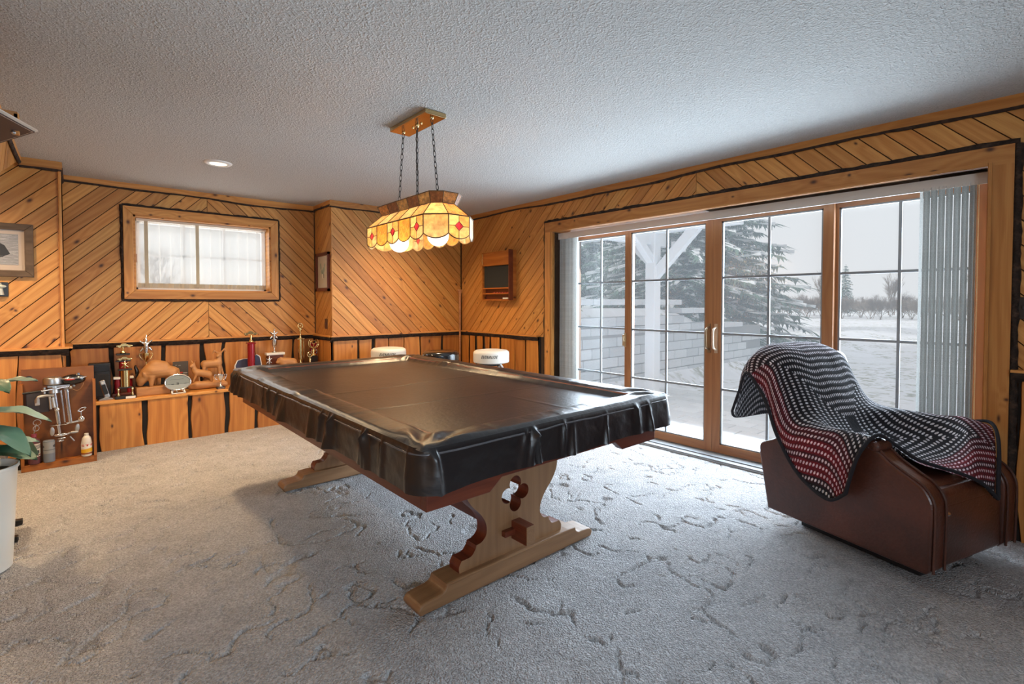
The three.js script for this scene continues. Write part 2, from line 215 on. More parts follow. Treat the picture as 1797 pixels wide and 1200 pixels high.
function cornice(label, pos, turn, len, seed, mat = trimWood) { const [a, b] = liveStrip(len, 0.052, 0.022, 0.016, seed), t = struct('trim_' + ++trimCount, label, 'trim', a, mat, pos, turn); part('bark_edge', b, bark, t); return t; }
cornice('live edge cornice above the bar stools', [XJ - 0.02, H, B2], 0, RX - XJ + 0.02, 201);
cornice('live edge cornice above the small window', [XL, H, B1], 0, XJ - XL, 202, trimWarm);
cornice('short cornice on the lit return beside the small window', [XJ, H, B1], -PI / 2, B2 - B1 + 0.02, 203, trimWarm);
cornice('cornice piece above the rustic framed print', [-0.33, H, B3], 0, XL + 0.33 + 0.02, 204);
cornice('short cornice on the return left of the trophy bench', [XL, H, B3 + 0.02], PI / 2, B3 - B1 + 0.02, 205);
cornice('long live edge cornice above the patio doors', [RX, H, B2], -PI / 2, -B2 + 0.95, 206);
// chair rails: a log-edged ledge capping the slabs
function rail(label, pos, turn, len, seed) {
  const R = rng(seed), n = Math.max(6, Math.round(len / 0.05)), dep = (x) => 0.05 + 0.012 * (Math.sin(x * 4 + R.a) * 0.5 + 2 * (fbm(x * 5, 2, 2, seed) - 0.5)); R.a = R() * 9;
  const pts = []; for (let i = 0; i <= n; i++) pts.push([len * i / n, dep(len * i / n)]);
  const top = flatUV(extrude([[0, -0.012], [len, -0.012], ...pts.slice().reverse()], 0.014).rotateX(PI / 2), 1 / 2.4, 1 / 0.6, R(), R());
  const t = struct('trim_' + ++trimCount, label, 'trim', top, trimWarm, pos, turn);
  part('bark_edge', grid(n, 6, (s, q) => { const x = len * s, d = dep(x), a = q * PI * 0.75; return [x, -0.014 - 0.062 * q - 0.006 * (fbm(x * 16, q * 4, 3, seed + 5) - 0.5), d * Math.cos(a * 0.62) + 0.008 * (fbm(x * 22, q * 6, 3, seed + 3) - 0.5) - 0.002 - 0.012 * q]; }, (s, q) => [s * len * 3, q * 0.3]), bark, t);
}
rail('dark bark chair rail behind the bar stools', [XJ - 0.03, RAIL + 0.014, B2], 0, RX - XJ + 0.03, 211);
rail('dark bark chair rail behind the trophies', [XL, RAIL + 0.02, B1], 0, XJ - XL, 212);
rail('short chair rail on the lit return', [XJ, RAIL + 0.014, B1], -PI / 2, B2 - B1 + 0.03, 213);
rail('dark bark chair rail above the outboard motor display', [-1.2, RAIL + 0.022, B3], 0, 1.2 + XL + 0.04, 214);
rail('chair rail between the corner and the patio doors', [RX, RAIL + 0.014, B2], -PI / 2, DOOR.z0 - 0.21 - B2, 215);
rail('chair rail at the right edge beyond the recliner', [RX, RAIL + 0.014, DOOR.z1 + 0.11], -PI / 2, 0.9 - DOOR.z1 - 0.11, 216);
rail('short chair rail on the return left of the bench', [XL, RAIL + 0.02, B3], PI / 2, B3 - B1, 217);

// stairwell bulkhead in the upper left corner: a sloping panelled cheek
const bulk = [[2.0, 1.48], [5.408, 2.40], [5.408, 2.44], [2.0, 2.44]];
const wallStair = struct('wall_stairwell', 'sloping panelled stair bulkhead in the upper left corner', 'wall', extrude(bulk, 0.10).translate(0, 0, -0.112), pine[1], [-0.34, 0, 0], PI / 2);
planks(wallStair, bulk, [], 1, 71, 0.1);
cornice('cornice running along the stair bulkhead in the upper left corner', [-0.34, H, B3 + 3.3], PI / 2, 3.3, 207, trimWarm);

// ---------------------------------------------------------------- patio doors
const glass = phys({ color: C(0.97, 0.985, 1), transmission: 1, thickness: 0, roughness: 0.13, ior: 1.5 });
const glassClear = phys({ color: C(0.97, 0.985, 1), transmission: 1, thickness: 0, roughness: 0, ior: 1.5 });
const muntinMat = std({ color: C(0.20, 0.215, 0.23), roughness: 0.5 }), spacer = std({ color: C(0.24, 0.25, 0.26), roughness: 0.6 });
const doorWood = wood(mapleTex, 0.74, 0.52, 0.38, 0.4), jambWood = wood(pineTex, 0.92, 0.86, 0.8, 0.42);
const bx = (x0, x1, y0, y1, z0, z1) => box(x1 - x0, y1 - y0, z1 - z0, (x0 + x1) / 2, (y0 + y1) / 2, (z0 + z1) / 2);
const GX = 4.12;
const door = struct('door_1', 'four panel wooden sliding patio doors with divided glass', 'door', null, null);
{
  const z0 = DOOR.z0, z1 = DOOR.z1, t = DOOR.top;
  part('jamb', flatUV(merge([bx(RX - 0.01, GX + 0.12, 0, t, z0 - 0.03, z0 + 0.0), bx(RX - 0.01, GX + 0.12, 0, t, z1, z1 + 0.03), bx(RX - 0.01, GX + 0.12, t, t + 0.03, z0 - 0.03, z1 + 0.03)]), 1 / 0.6, 1 / 2.4), jambWood, door);
  part('threshold', merge([bx(RX + 0.04, GX + 0.1, -0.02, 0.022, z0, z1)]), spacer, door);
  part('floor_track', merge([bx(RX + 0.03, RX + 0.05, -0.01, 0.012, z0, z1), bx(RX + 0.10, RX + 0.115, -0.01, 0.03, z0, z1)]), muntinMat, door);
  const sash = (a, b, x, inner) => {   // a..b along z (a is the far end)
    const s = new THREE.Group(); s.name = 'sash'; door.add(s);
    const st = 0.068, y0 = 0.03, y1 = 2.05, gy0 = 0.1, gy1 = 1.995, d = 0.042;
    part('stile', swapUV(flatUV(bx(x - d / 2, x + d / 2, y0, y1, a, a + st), 1 / 0.6, 1 / 2.4)), doorWood, s); part('stile', swapUV(flatUV(bx(x - d / 2, x + d / 2, y0, y1, b - st, b), 1 / 0.6, 1 / 2.4, 0.3, 0.2)), doorWood, s);
    part('bottom_rail', flatUV(bx(x - d / 2, x + d / 2, y0, gy0, a + st, b - st), 1 / 2.4, 1 / 0.6), doorWood, s); part('top_rail', flatUV(bx(x - d / 2, x + d / 2, gy1, y1, a + st, b - st), 1 / 2.4, 1 / 0.6), doorWood, s);
    const ga = a + st, gb = b - st, gw = gb - ga, gh = gy1 - gy0, e = 0.012;
    part('glazing_bead', merge([bx(x - 0.012, x + 0.012, gy0, gy0 + e, ga, gb), bx(x - 0.012, x + 0.012, gy1 - e, gy1, ga, gb), bx(x - 0.012, x + 0.012, gy0, gy1, ga, ga + e), bx(x - 0.012, x + 0.012, gy0, gy1, gb - e, gb)]), spacer, s);
    part('muntin', bx(x - 0.008, x + 0.008, gy0, gy1, (ga + gb) / 2 - 0.009, (ga + gb) / 2 + 0.009), muntinMat, s);
    for (let k = 1; k < 4; k++) part('muntin', bx(x - 0.0085, x + 0.0085, gy0 + gh * k / 4 - 0.009, gy0 + gh * k / 4 + 0.009, ga, gb), muntinMat, s);
    for (let i = 0; i < 2; i++) for (let k = 0; k < 4; k++) { const p = part('pane', new THREE.PlaneGeometry(gw / 2, gh / 4).rotateY(-PI / 2), glass, s); p.position.set(x, gy0 + gh * (k + 0.5) / 4, ga + gw * (i + 0.5) / 2); }
    return s;
  };
  sash(-3.70, -2.90, GX + 0.03); sash(-2.95, -2.045, GX - 0.018); sash(-2.043, -1.15, GX - 0.018); sash(-1.20, -0.36, GX + 0.03);
  const pull = (z, out) => { const h = part('pull_handle', merge([tube([[GX - 0.045, 0.91, z], [GX - 0.09, 0.93, z], [GX - 0.098, 1.0, z], [GX - 0.09, 1.08, z], [GX - 0.045, 1.10, z]], 0.009, 20), bx(GX - 0.045, GX - 0.037, 0.88, 1.13, z - 0.014, z + 0.014)]), out, door); return h; };
  pull(-2.075, std({ color: C(0.25, 0.17, 0.1), metalness: 0.8, roughness: 0.4 })); pull(-2.012, std({ color: C(0.62, 0.5, 0.38), metalness: 0.7, roughness: 0.35 }));
  part('latch', merge([bx(GX - 0.05, GX - 0.036, 0.87, 1.01, -2.96 + 0.01, -2.93), tube([[GX - 0.05, 0.93, -2.94], [GX - 0.075, 0.94, -2.94], [GX - 0.08, 0.98, -2.935]], 0.008, 10), bx(GX - 0.03, GX - 0.01, 0.88, 0.99, -2.985, -2.965)]), std({ color: C(0.5, 0.4, 0.25), metalness: 0.8, roughness: 0.4 }), door);
}
// casing round the doors with bark outer edge
{
  const x = RX, th = 0.03, z0 = DOOR.z0, z1 = DOOR.z1, t = DOOR.top, w = 0.105;
  const c = struct('trim_' + ++trimCount, 'broad wooden casing with bark edge round the patio doors', 'trim', null, null);
  part('casing', flatUV(bx(x - th, x, t, t + w, z0 - w, z1 + w), 1 / 2.4, 1 / 0.6), trimWood, c);
  part('casing', swapUV(flatUV(bx(x - th, x, 0, t, z0 - w, z0), 1 / 0.6, 1 / 2.4)), trimWarm, c); part('casing', swapUV(flatUV(bx(x - th, x, 0, t, z1, z1 + w), 1 / 0.6, 1 / 2.4, .4, .4)), trimWood, c);
  part('back_band', merge([bx(x - th - 0.008, x - th, t + 0.004, t + 0.018, z0, z1), bx(x - th - 0.008, x - th, 0, t + 0.018, z0 - 0.018, z0 - 0.004), bx(x - th - 0.008, x - th, 0, t + 0.018, z1 + 0.004, z1 + 0.018)]), trimWood, c);
  const barkBar = (a, b, seed) => { const A = V(...a), B = V(...b), L = A.distanceTo(B), n = Math.round(L / 0.03), d = B.clone().sub(A).normalize(), s = d.clone().cross(V(-1, 0, 0)); return grid(n, 6, (u, q) => { const k = u * L, ang = q * PI, r = 0.016 + 0.016 * (fbm(k * 18, 1, 3, seed) - 0.35) + 0.004 * (fbm(k * 40, q * 3, 2, seed + 3) - 0.5); const p = A.clone().addScaledVector(d, k).addScaledVector(s, -Math.cos(ang) * r * 1.1); p.x -= Math.sin(ang) * r * 1.3; return p.toArray(); }, (u, q) => [u * L * 4, q * 0.25]); };
  part('bark_edge', merge([barkBar([x, t + w + 0.012, z0 - w - 0.02], [x, t + w + 0.012, z1 + w + 0.02], 301), barkBar([x, 0, z0 - w - 0.012], [x, t + w, z0 - w - 0.012], 302), barkBar([x, 0, z1 + w + 0.012], [x, t + w, z1 + w + 0.012], 303)]), bark, c);
}
// vertical blind drawn open to both sides
{
  const fabric = phys({ color: C(0.74, 0.74, 0.73), roughness: 0.95, transmission: 0.32, thickness: 0, map: dataTex(64, 256, (u, v) => { const k = 0.88 + 0.2 * (noise(u * 32, v * 128, 5, 32, 128) - 0.5); return [k, k, k * 0.99]; }) });
  const b = thing('vertical_blind', 'grey fabric vertical blind drawn open to both ends of the patio doors', 'blind', [3.97, 0, 0]);
  part('head_rail', merge([bx(-0.03, 0.03, 2.02, 2.055, DOOR.z0 + 0.005, DOOR.z1 - 0.005), bx(-0.042, -0.032, 1.995, 2.06, DOOR.z0 + 0.005, DOOR.z1 - 0.005)]), std({ color: C(0.62, 0.60, 0.56), roughness: 0.5 }), b);
  const vane = grid(6, 8, (s, t) => [(s - 0.5) * 0.088, lerp(0.045, 2.012, t), 0.006 * Math.sin(s * PI)], (s, t) => [s, t * 4]);
  const hem = box(0.088, 0.03, 0.003, 0, 0.06, 0.002), put = (z, turn) => { const v = part('vane', vane, fabric, b); v.position.set(0, 0, z); v.rotation.y = turn; };
  for (let k = 0; k < 23; k++) put(-0.645 + k * 0.0118, 0.12 * Math.sin(k * 2.1));
  for (let k = 0; k < 13; k++) put(-3.69 + k * 0.0150, 0.12 * Math.sin(k * 1.7)); put(-3.475, 0.9);
}
// ---------------------------------------------------------------- small window
const win = struct('window_1', 'small high window with a wooden casing above the trophies', 'window', null, null, [0, 0, B1]);
{
  const { u0, u1, v0, v1 } = WIN, w = 0.075, th = 0.028;
  const mit = (a, b, c, d) => extrude([a, b, c, d], th, 0.004);
  part('casing', flatUV(mit([u0, v1], [u1, v1], [u1 + w, v1 + w], [u0 - w, v1 + w]), 1 / 2.4, 1 / 0.6, 0.1, 0.1), trimWarm, win); part('casing', flatUV(mit([u0 - w, v0 - w], [u1 + w, v0 - w], [u1, v0], [u0, v0]), 1 / 2.4, 1 / 0.6, 0.5, 0.3), trimWood, win);
  part('casing', swapUV(flatUV(mit([u0 - w, v0 - w], [u0, v0], [u0, v1], [u0 - w, v1 + w]), 1 / 0.6, 1 / 2.4)), trimWarm, win); part('casing', swapUV(flatUV(mit([u1, v0], [u1 + w, v0 - w], [u1 + w, v1 + w], [u1, v1]), 1 / 0.6, 1 / 2.4, .2, .7)), trimWarm, win);
  const f = (a, b, c, d, z0, z1) => merge([bx(a, b, d - 0.02, d, z0, z1), bx(a, b, c, c + 0.02, z0, z1), bx(a, a + 0.02, c, d, z0, z1), bx(b - 0.02, b, c, d, z0, z1)]);
  part('reveal', flatUV(f(u0 - 0.002, u1 + 0.002, v0 - 0.002, v1 + 0.002, -0.3, 0.012), 1 / 2.4, 1 / 0.6), trimWarm, win);
  part('sash_frame', merge([f(u0 + 0.02, u1 - 0.02, v0 + 0.02, v1 - 0.02, -0.17, -0.13), f(u0 + 0.04, u1 - 0.04, v0 + 0.035, v1 - 0.035, -0.165, -0.135)]), std({ color: C(0.74, 0.73, 0.71), roughness: 0.4 }), win);
  const g0 = u0 + 0.06, g1 = u1 - 0.06, h0 = v0 + 0.055, h1 = v1 - 0.055, gm = std({ color: C(0.42, 0.43, 0.44), roughness: 0.5 });
  part('muntin', bx(g0, g1, (h0 + h1) / 2 - 0.012, (h0 + h1) / 2 + 0.012, -0.156, -0.144), gm, win);
  for (const k of [1, 2]) part('muntin', bx(lerp(g0, g1, k / 3) - 0.012, lerp(g0, g1, k / 3) + 0.012, h0, h1, -0.156, -0.144), gm, win);
  for (let i = 0; i < 3; i++) for (let k = 0; k < 2; k++) { const p = part('pane', new THREE.PlaneGeometry((g1 - g0) / 3, (h1 - h0) / 2), glassClear, win); p.position.set(lerp(g0, g1, (i + 0.5) / 3), lerp(h0, h1, (k + 0.5) / 2), -0.15); }
  part('latch', bx(u0 + 0.018, u0 + 0.03, v0 + 0.28, v0 + 0.36, -0.06, -0.03), std({ color: C(0.5, 0.3, 0.2), roughness: 0.4 }), win);
  const bb = (a, b, seed) => { const A = V(...a), B = V(...b), L = A.distanceTo(B), n = Math.round(L / 0.025), d = B.clone().sub(A).normalize(), s = d.clone().cross(V(0, 0, 1)); return grid(n, 6, (u, q) => { const k = u * L, ang = q * PI, r = 0.012 + 0.012 * (fbm(k * 20, 1, 3, seed) - 0.35); const p = A.clone().addScaledVector(d, k).addScaledVector(s, Math.cos(ang) * r * 1.1); p.z += Math.sin(ang) * r * 1.5; return p.toArray(); }, (u, q) => [u * L * 4, q * 0.25]); };
  const e = w + 0.008;
  part('bark_edge', merge([bb([u0 - e, v1 + e, 0], [u1 + e, v1 + e, 0], 311), bb([u0 - e, v0 - e, 0], [u1 + e, v0 - e, 0], 312), bb([u0 - e, v0 - e, 0], [u0 - e, v1 + e, 0], 313), bb([u1 + e, v0 - e, 0], [u1 + e, v1 + e, 0], 314)]), bark, win);
  const sheer = phys({ color: C(0.9, 0.89, 0.85), roughness: 0.42, transmission: 0.82, thickness: 0, specularIntensity: 0.2 });
  const bl = thing('vertical_blind', 'sheer white vertical blind hanging closed in the small window', 'blind', [0, 0, B1 - 0.075]);
  part('head_rail', bx(u0 + 0.03, u1 - 0.03, v1 - 0.045, v1 - 0.022, -0.015, 0.015), std({ color: C(0.66, 0.58, 0.46), roughness: 0.5 }), bl);
  const n = 13, vw = (u1 - u0 - 0.08) / n, vane = grid(4, 2, (s, t) => [(s - 0.5) * vw * 1.1, lerp(v0 + 0.035, v1 - 0.045, t), 0.006 * Math.sin(s * PI)]), hemG = box(vw * 1.06, 0.045, 0.003, 0, v0 + 0.06, 0.003), hemM = phys({ color: C(0.6, 0.52, 0.38), roughness: 0.9, transmission: 0.3, thickness: 0 });
  for (let k = 0; k < n; k++) { const v = part('vane', vane, sheer, bl); v.position.x = u0 + 0.04 + (k + 0.5) * vw; v.rotation.y = 0.18 * Math.sin(k * 2.3); part('weighted_hem', hemG, hemM, v); }
  for (const k of [0.07, 0.42]) part('tape', box(0.03, v1 - v0 - 0.09, 0.003, lerp(u0, u1, k) + 0.02, (v0 + v1) / 2, 0.016), hemM, bl);
}
// rear window added behind the camera, carrying the cool fill light
{
  const w2 = struct('window_2', 'unseen window added behind the camera for cool fill light', 'window', null, null, [0, 0, FZ]);
  const { u0, u1, v0, v1 } = RW, fr = (z) => merge([bx(u0, u1, v1 - 0.06, v1, z, z + 0.06), bx(u0, u1, v0, v0 + 0.06, z, z + 0.06), bx(u0, u0 + 0.06, v0, v1, z, z + 0.06), bx(u1 - 0.06, u1, v0, v1, z, z + 0.06), bx((u0 + u1) / 2 - 0.03, (u0 + u1) / 2 + 0.03, v0, v1, z, z + 0.06)]);
  part('frame', fr(0.02), trimWood, w2);
  for (const k of [0, 1]) { const p = part('pane', new THREE.PlaneGeometry(0.9, 1.4).rotateY(PI), glassClear, w2); p.position.set(u0 + 0.45 + 0.9 * k, (v0 + v1) / 2, 0.05); }
}

// ---------------------------------------------------------------- outdoors
const snowTex = dataTex(512, 512, (u, v) => { const k = fbm(u * 24, v * 24, 4, 401, 24, 24), g = sstep(0.5, 0.72, fbm(u * 60, v * 60, 3, 405, 60, 60)) * sstep(0.42, 0.62, fbm(u * 6, v * 6, 3, 407, 6, 6)); return [lerp(0.90 + 0.06 * k, 0.55, g * 0.7), lerp(0.91 + 0.06 * k, 0.56, g * 0.7), lerp(0.93 + 0.06 * k, 0.53, g * 0.75)]; });
const snow = std({ map: snowTex, roughness: 0.9 }), snowClean = std({ color: C(0.86, 0.88, 0.91), roughness: 0.9 });
// lawn falling gently away, retaining wall line at z = -4.5
const lawnY = (x, z) => -0.06 - 0.010 * Math.max(0, x - 8) + 0.25 * (fbm(x * 0.12, z * 0.12, 3, 411) - 0.5) * sstep(7, 14, x) + 0.9 * sstep(45, 120, x) + 1.25 * sstep(-4.75, -5.4, z) * (1 - 0.75 * sstep(9, 14, x));
struct('ground', 'snowy lawn and field beyond the patio', 'ground', grid(150, 170, (a, b) => { const x = 4.3 + 125 * a ** 2.2, z = lerp(70, -75, b); const zz = Math.sign(z - 0) * Math.abs(z) ** 1.0; return [x, lawnY(x, zz), zz]; }, (a, b, p) => [p[0] / 5, p[2] / 5]), snow);
struct('ground', 'snow covered bank outside the small window', 'ground', box(7, 1.0, 30, 0.6, 0.55, -21.3), snowClean);
// upper storey of the house, over the room
struct('house_upper_storey', 'upper storey of the house above the room', 'house', merge([box(8.2, 2.9, 20, -0.1, H + 0.16 + 1.45, -1)]), white);
// patio pavers
{
  const patio = struct('patio', 'grey paved patio outside the glass doors', 'patio', box(2.6, 0.06, 6.4, 5.65, -0.075, -1.6), std({ color: C(0.25, 0.26, 0.27), roughness: 1 }));
  const R = rng(421), pm = [0, 1, 2].map((k) => std({ color: C(0.70 + 0.06 * k, 0.72 + 0.06 * k, 0.74 + 0.06 * k), roughness: 0.9 })), pg = rbox(0.194, 0.05, 0.294, 0.008, 0, 0, 0, 1);
  for (let i = 0; i < 13; i++) for (let k = 0; k < 21; k++) { const m = part('paver', pg, pm[Math.floor(R() * 3)], patio); m.position.set(4.45 + i * 0.2, -0.043 + 0.004 * R(), -4.65 + k * 0.3 + (i % 2) * 0.15); }
}
// retaining wall of split-faced blocks stepping down away from the house
{
  const rw = struct('retaining_wall', 'grey block retaining wall stepping down beside the patio', 'wall', box(6.9, 0.9, 0.22, 7.8, 0.38, -4.66), std({ color: C(0.3, 0.31, 0.32), roughness: 1 }));
  const R = rng(431), bm = [0, 1, 2].map((k) => std({ color: C(0.54 + 0.06 * k, 0.57 + 0.06 * k, 0.60 + 0.06 * k), roughness: 0.95, bumpMap: barkBump, bumpScale: 0.006 })), bg = rbox(0.394, 0.142, 0.26, 0.012, 0, 0, 0, 1), cg = rbox(0.394, 0.09, 0.34, 0.012, 0, 0, 0, 1);
  const top = (x) => x < 8.0 ? 1.22 : x < 9.4 ? 1.07 : x < 10.4 ? 0.77 : 0.47;
  for (let j = 0; j < 9; j++) for (let i = 0; i < 18; i++) { const x = 4.5 + i * 0.4 + (j % 2) * 0.2, y = j * 0.15 - 0.03; if (y + 0.07 > top(x)) continue; const m = part('block', bg, bm[Math.floor(R() * 3)], rw); m.position.set(x, y, -4.62 - 0.012 * j + 0.01 * R()); }
  for (let i = 0; i < 18; i++) { const x = 4.5 + i * 0.4, m = part('cap_stone', cg, bm[2], rw); m.position.set(x, Math.ceil((top(x)) / 0.15) * 0.15 - 0.03, -4.68); }
}
// deck post with braces and beam
{
  const paint = std({ color: C(0.74, 0.77, 0.80), roughness: 0.6 }), d = thing('deck_post', 'pale painted deck post with diagonal braces outside the doors', 'post', [5.95, -0.05, -3.84]);
  part('post', rbox(0.15, 2.5, 0.15, 0.008, 0, 1.25, 0), paint, d);
  part('beam', rbox(0.14, 0.24, 3.4, 0.008, 0, 2.42, -0.5), paint, d); part('beam', rbox(1.9, 0.2, 0.1, 0.008, -0.55, 2.25, -0.04), paint, d);
  part('brace', beam([0, 1.72, 0.02], [0, 2.36, 0.66], 0.09, 0.13), paint, d); part('brace', beam([0, 1.9, 0], [-0.5, 2.3, 0], 0.09, 0.1), paint, d); part('brace', beam([0, 1.9, -0.02], [0, 2.36, -0.5], 0.09, 0.1), paint, d);
  part('joist_end', rbox(0.3, 0.12, 0.05, 0.006, 0.18, 2.12, 0.28), paint, d);
}
// snow-laden spruces
const needle = std({ color: C(0.12, 0.19, 0.15), roughness: 1, side: THREE.DoubleSide }), trunkMat = std({ color: C(0.16, 0.13, 0.11), roughness: 1 }), boughSnow = std({ color: C(0.88, 0.9, 0.93), roughness: 0.9, side: THREE.DoubleSide });
function spruce(label, pos, h, rad, seed, rows) {
  const R = rng(seed), t = thing('spruce_tree', label, 'tree', pos, 0, 'snowy spruces beyond the patio'), P = [], S = [];
  part('trunk', cyl(0.02 * h / 6, 0.035 * h / 6 + 0.05, h * 0.96, 0, h * 0.48, 0, 8), trunkMat, t);
  const tri = (A, a, b, c) => A.push(...a, ...b, ...c);
  for (let r = 0; r < rows; r++) {
    const f = r / rows, y = h * (0.02 + 0.96 * f), len = rad * (1 - f) ** 0.8 + 0.1, n = Math.max(6, Math.round(26 * (1 - f) + 4));
    for (let k = 0; k < n; k++) {
      const a = 2 * PI * (k + R()) / n, L = len * (0.62 + 0.5 * R()), droop = 0.18 + 0.16 * R(), lift = 0.05 + 0.12 * R(), ca = Math.cos(a), sa = Math.sin(a), yy = y + (R() - 0.5) * h / rows;
      const at = (q, side, dy) => [ca * q * L - sa * side, yy - droop * L * q * q * 1.1 + lift * L * q * q * q + dy, sa * q * L + ca * side], m = 9;
      for (let j = 0; j < m; j++) {
        const q0 = 0.12 + 0.88 * j / m, w0 = (0.10 + 0.14 * L) * (1 - q0 * 0.8);
        for (const s of [-1, 1]) for (let c = 0; c < 3; c++) { const o = (c + R()) / 3 / m, q = q0 + o * 0.9, wl = w0 * (0.6 + 0.7 * R()), hang = 0.04 + 0.10 * R(); tri(P, at(q, 0, 0.012), at(q + 0.05, 0, -0.012), at(q + 0.09 + 0.06 * R(), s * wl, -hang)); if (c < 2) tri(P, at(q, s * wl * 0.25, 0), at(q + 0.035, s * wl * 0.2, 0), at(q + 0.05 * R(), s * wl * 0.4, -0.08 - 0.14 * R())); }
        if (R() < 0.92) { const w = w0 * (0.3 + 0.6 * R()), q2 = q0 + (0.5 + 1.3 * R()) / m, sd = (R() - 0.5) * w0; tri(S, at(q0, sd - w * 0.6, 0.0), at(q2, sd - w * 0.3, 0.03), at(q2, sd + w * 0.3, 0.03)); tri(S, at(q0, sd - w * 0.6, 0.0), at(q2, sd + w * 0.3, 0.03), at(q0, sd + w * 0.6, 0.0)); tri(S, at(q0, sd - w, -0.03), at(q2, sd, -0.05), at(q2, sd - w * 0.4, 0.03)); tri(S, at(q0, sd + w, -0.03), at(q2, sd + w * 0.4, 0.03), at(q2, sd, -0.05)); }
      }
    }
  }
  const mk = (A) => { const g = new THREE.BufferGeometry(); g.setAttribute('position', new THREE.Float32BufferAttribute(A, 3)); g.computeVertexNormals(); return clean(g); };
  part('foliage', mk(P), needle, t); part('snow_load', mk(S), boughSnow, t);
}
spruce('tall snowy spruce filling the glass left of the field', [13.0, 0.3, -7.4], 9.5, 3.2, 441, 38);
spruce('snowy spruce standing behind the deck post', [16.6, 1.0, -14.6], 13, 3.5, 442, 40);
spruce('tiny dark spruce standing out of the far hedgerow', [78, 0.3, -20.5], 6.5, 1.3, 444, 16);
// frosted bare trees and brush along the far field
{
  const twig = [std({ color: C(0.20, 0.155, 0.12), roughness: 1, side: THREE.DoubleSide }), std({ color: C(0.25, 0.2, 0.155), roughness: 1, side: THREE.DoubleSide }), std({ color: C(0.30, 0.25, 0.2), roughness: 1, side: THREE.DoubleSide })];
  const make = (seed, h, sp, dens, thick = 0.012, stems = 3, lean = 0.35) => { const R = rng(seed), P = []; const lim = (o, d, L, w, depth) => { const e = o.clone().addScaledVector(d, L), s = V(-d.z + 0.2, 0.1, d.x).normalize().multiplyScalar(w), s2 = V(0, 0, 1).cross(d).normalize().multiplyScalar(w); for (const q of [s, s2]) P.push(...o.clone().add(q).toArray(), ...o.clone().sub(q).toArray(), ...e.clone().addScaledVector(q, 0.4).toArray()); if (depth) for (let k = 0; k < dens; k++) { const nd = d.clone().add(V((R() - 0.5) * sp, (R() - 0.25) * 0.7, (R() - 0.5) * sp)).normalize(); lim(o.clone().addScaledVector(d, L * (0.35 + 0.6 * R())), nd, L * (0.5 + 0.25 * R()), w * 0.55, depth - 1); } }; for (let k = 0; k < stems; k++) lim(V((R() - 0.5) * h * 0.15, 0, (R() - 0.5) * h * 0.15), V((R() - 0.5) * lean, 1, (R() - 0.5) * lean).normalize(), h * 0.5, h * thick, 4); const g = new THREE.BufferGeometry(); g.setAttribute('position', new THREE.Float32BufferAttribute(P, 3)); g.computeVertexNormals(); return clean(g); };
  const tall = [make(451, 8.5, 0.75, 5), make(452, 7.5, 0.8, 5)], bush = [make(453, 4.6, 1.5, 6, 0.014, 6, 1.1), make(454, 4.2, 1.6, 6, 0.014, 6, 1.2)], R = rng(455);
  for (let row = 0; row < 5; row++) for (let k = 0; k < [11, 11, 11, 11, 6][row]; k++) {
    const isT = row === 4, x = [54, 57.5, 61, 64.5, 71][row] + R() * 0.3, z = -x / 54 * (2.5 + (isT ? (k + 0.5) * 5.4 : (k + row / 4) * 3.0)), g = isT ? tall[k % 2] : bush[(k + row) % 2];
    const m = solid(isT ? 'bare_tree' : 'bare_shrub', isT ? 'frosted bare tree in the hedgerow across the snowy field' : 'frosted bare shrub in the hedgerow across the snowy field', isT ? 'tree' : 'shrub', g, twig[Math.floor(R() * 3)], [x, lawnY(x, z) - 0.1, z], R() * 6, isT ? 'bare trees in the far hedgerow' : 'bare shrubs in the far hedgerow'); m.scale.setScalar((isT ? 0.62 : 0.48) + 0.10 * R());
  }
  const b = solid('bare_bush', 'leafless bush outside the small window', 'bush', make(457, 1.1, 1.6, 4), twig[0], [0.75, 1.0, -8.0]);
}

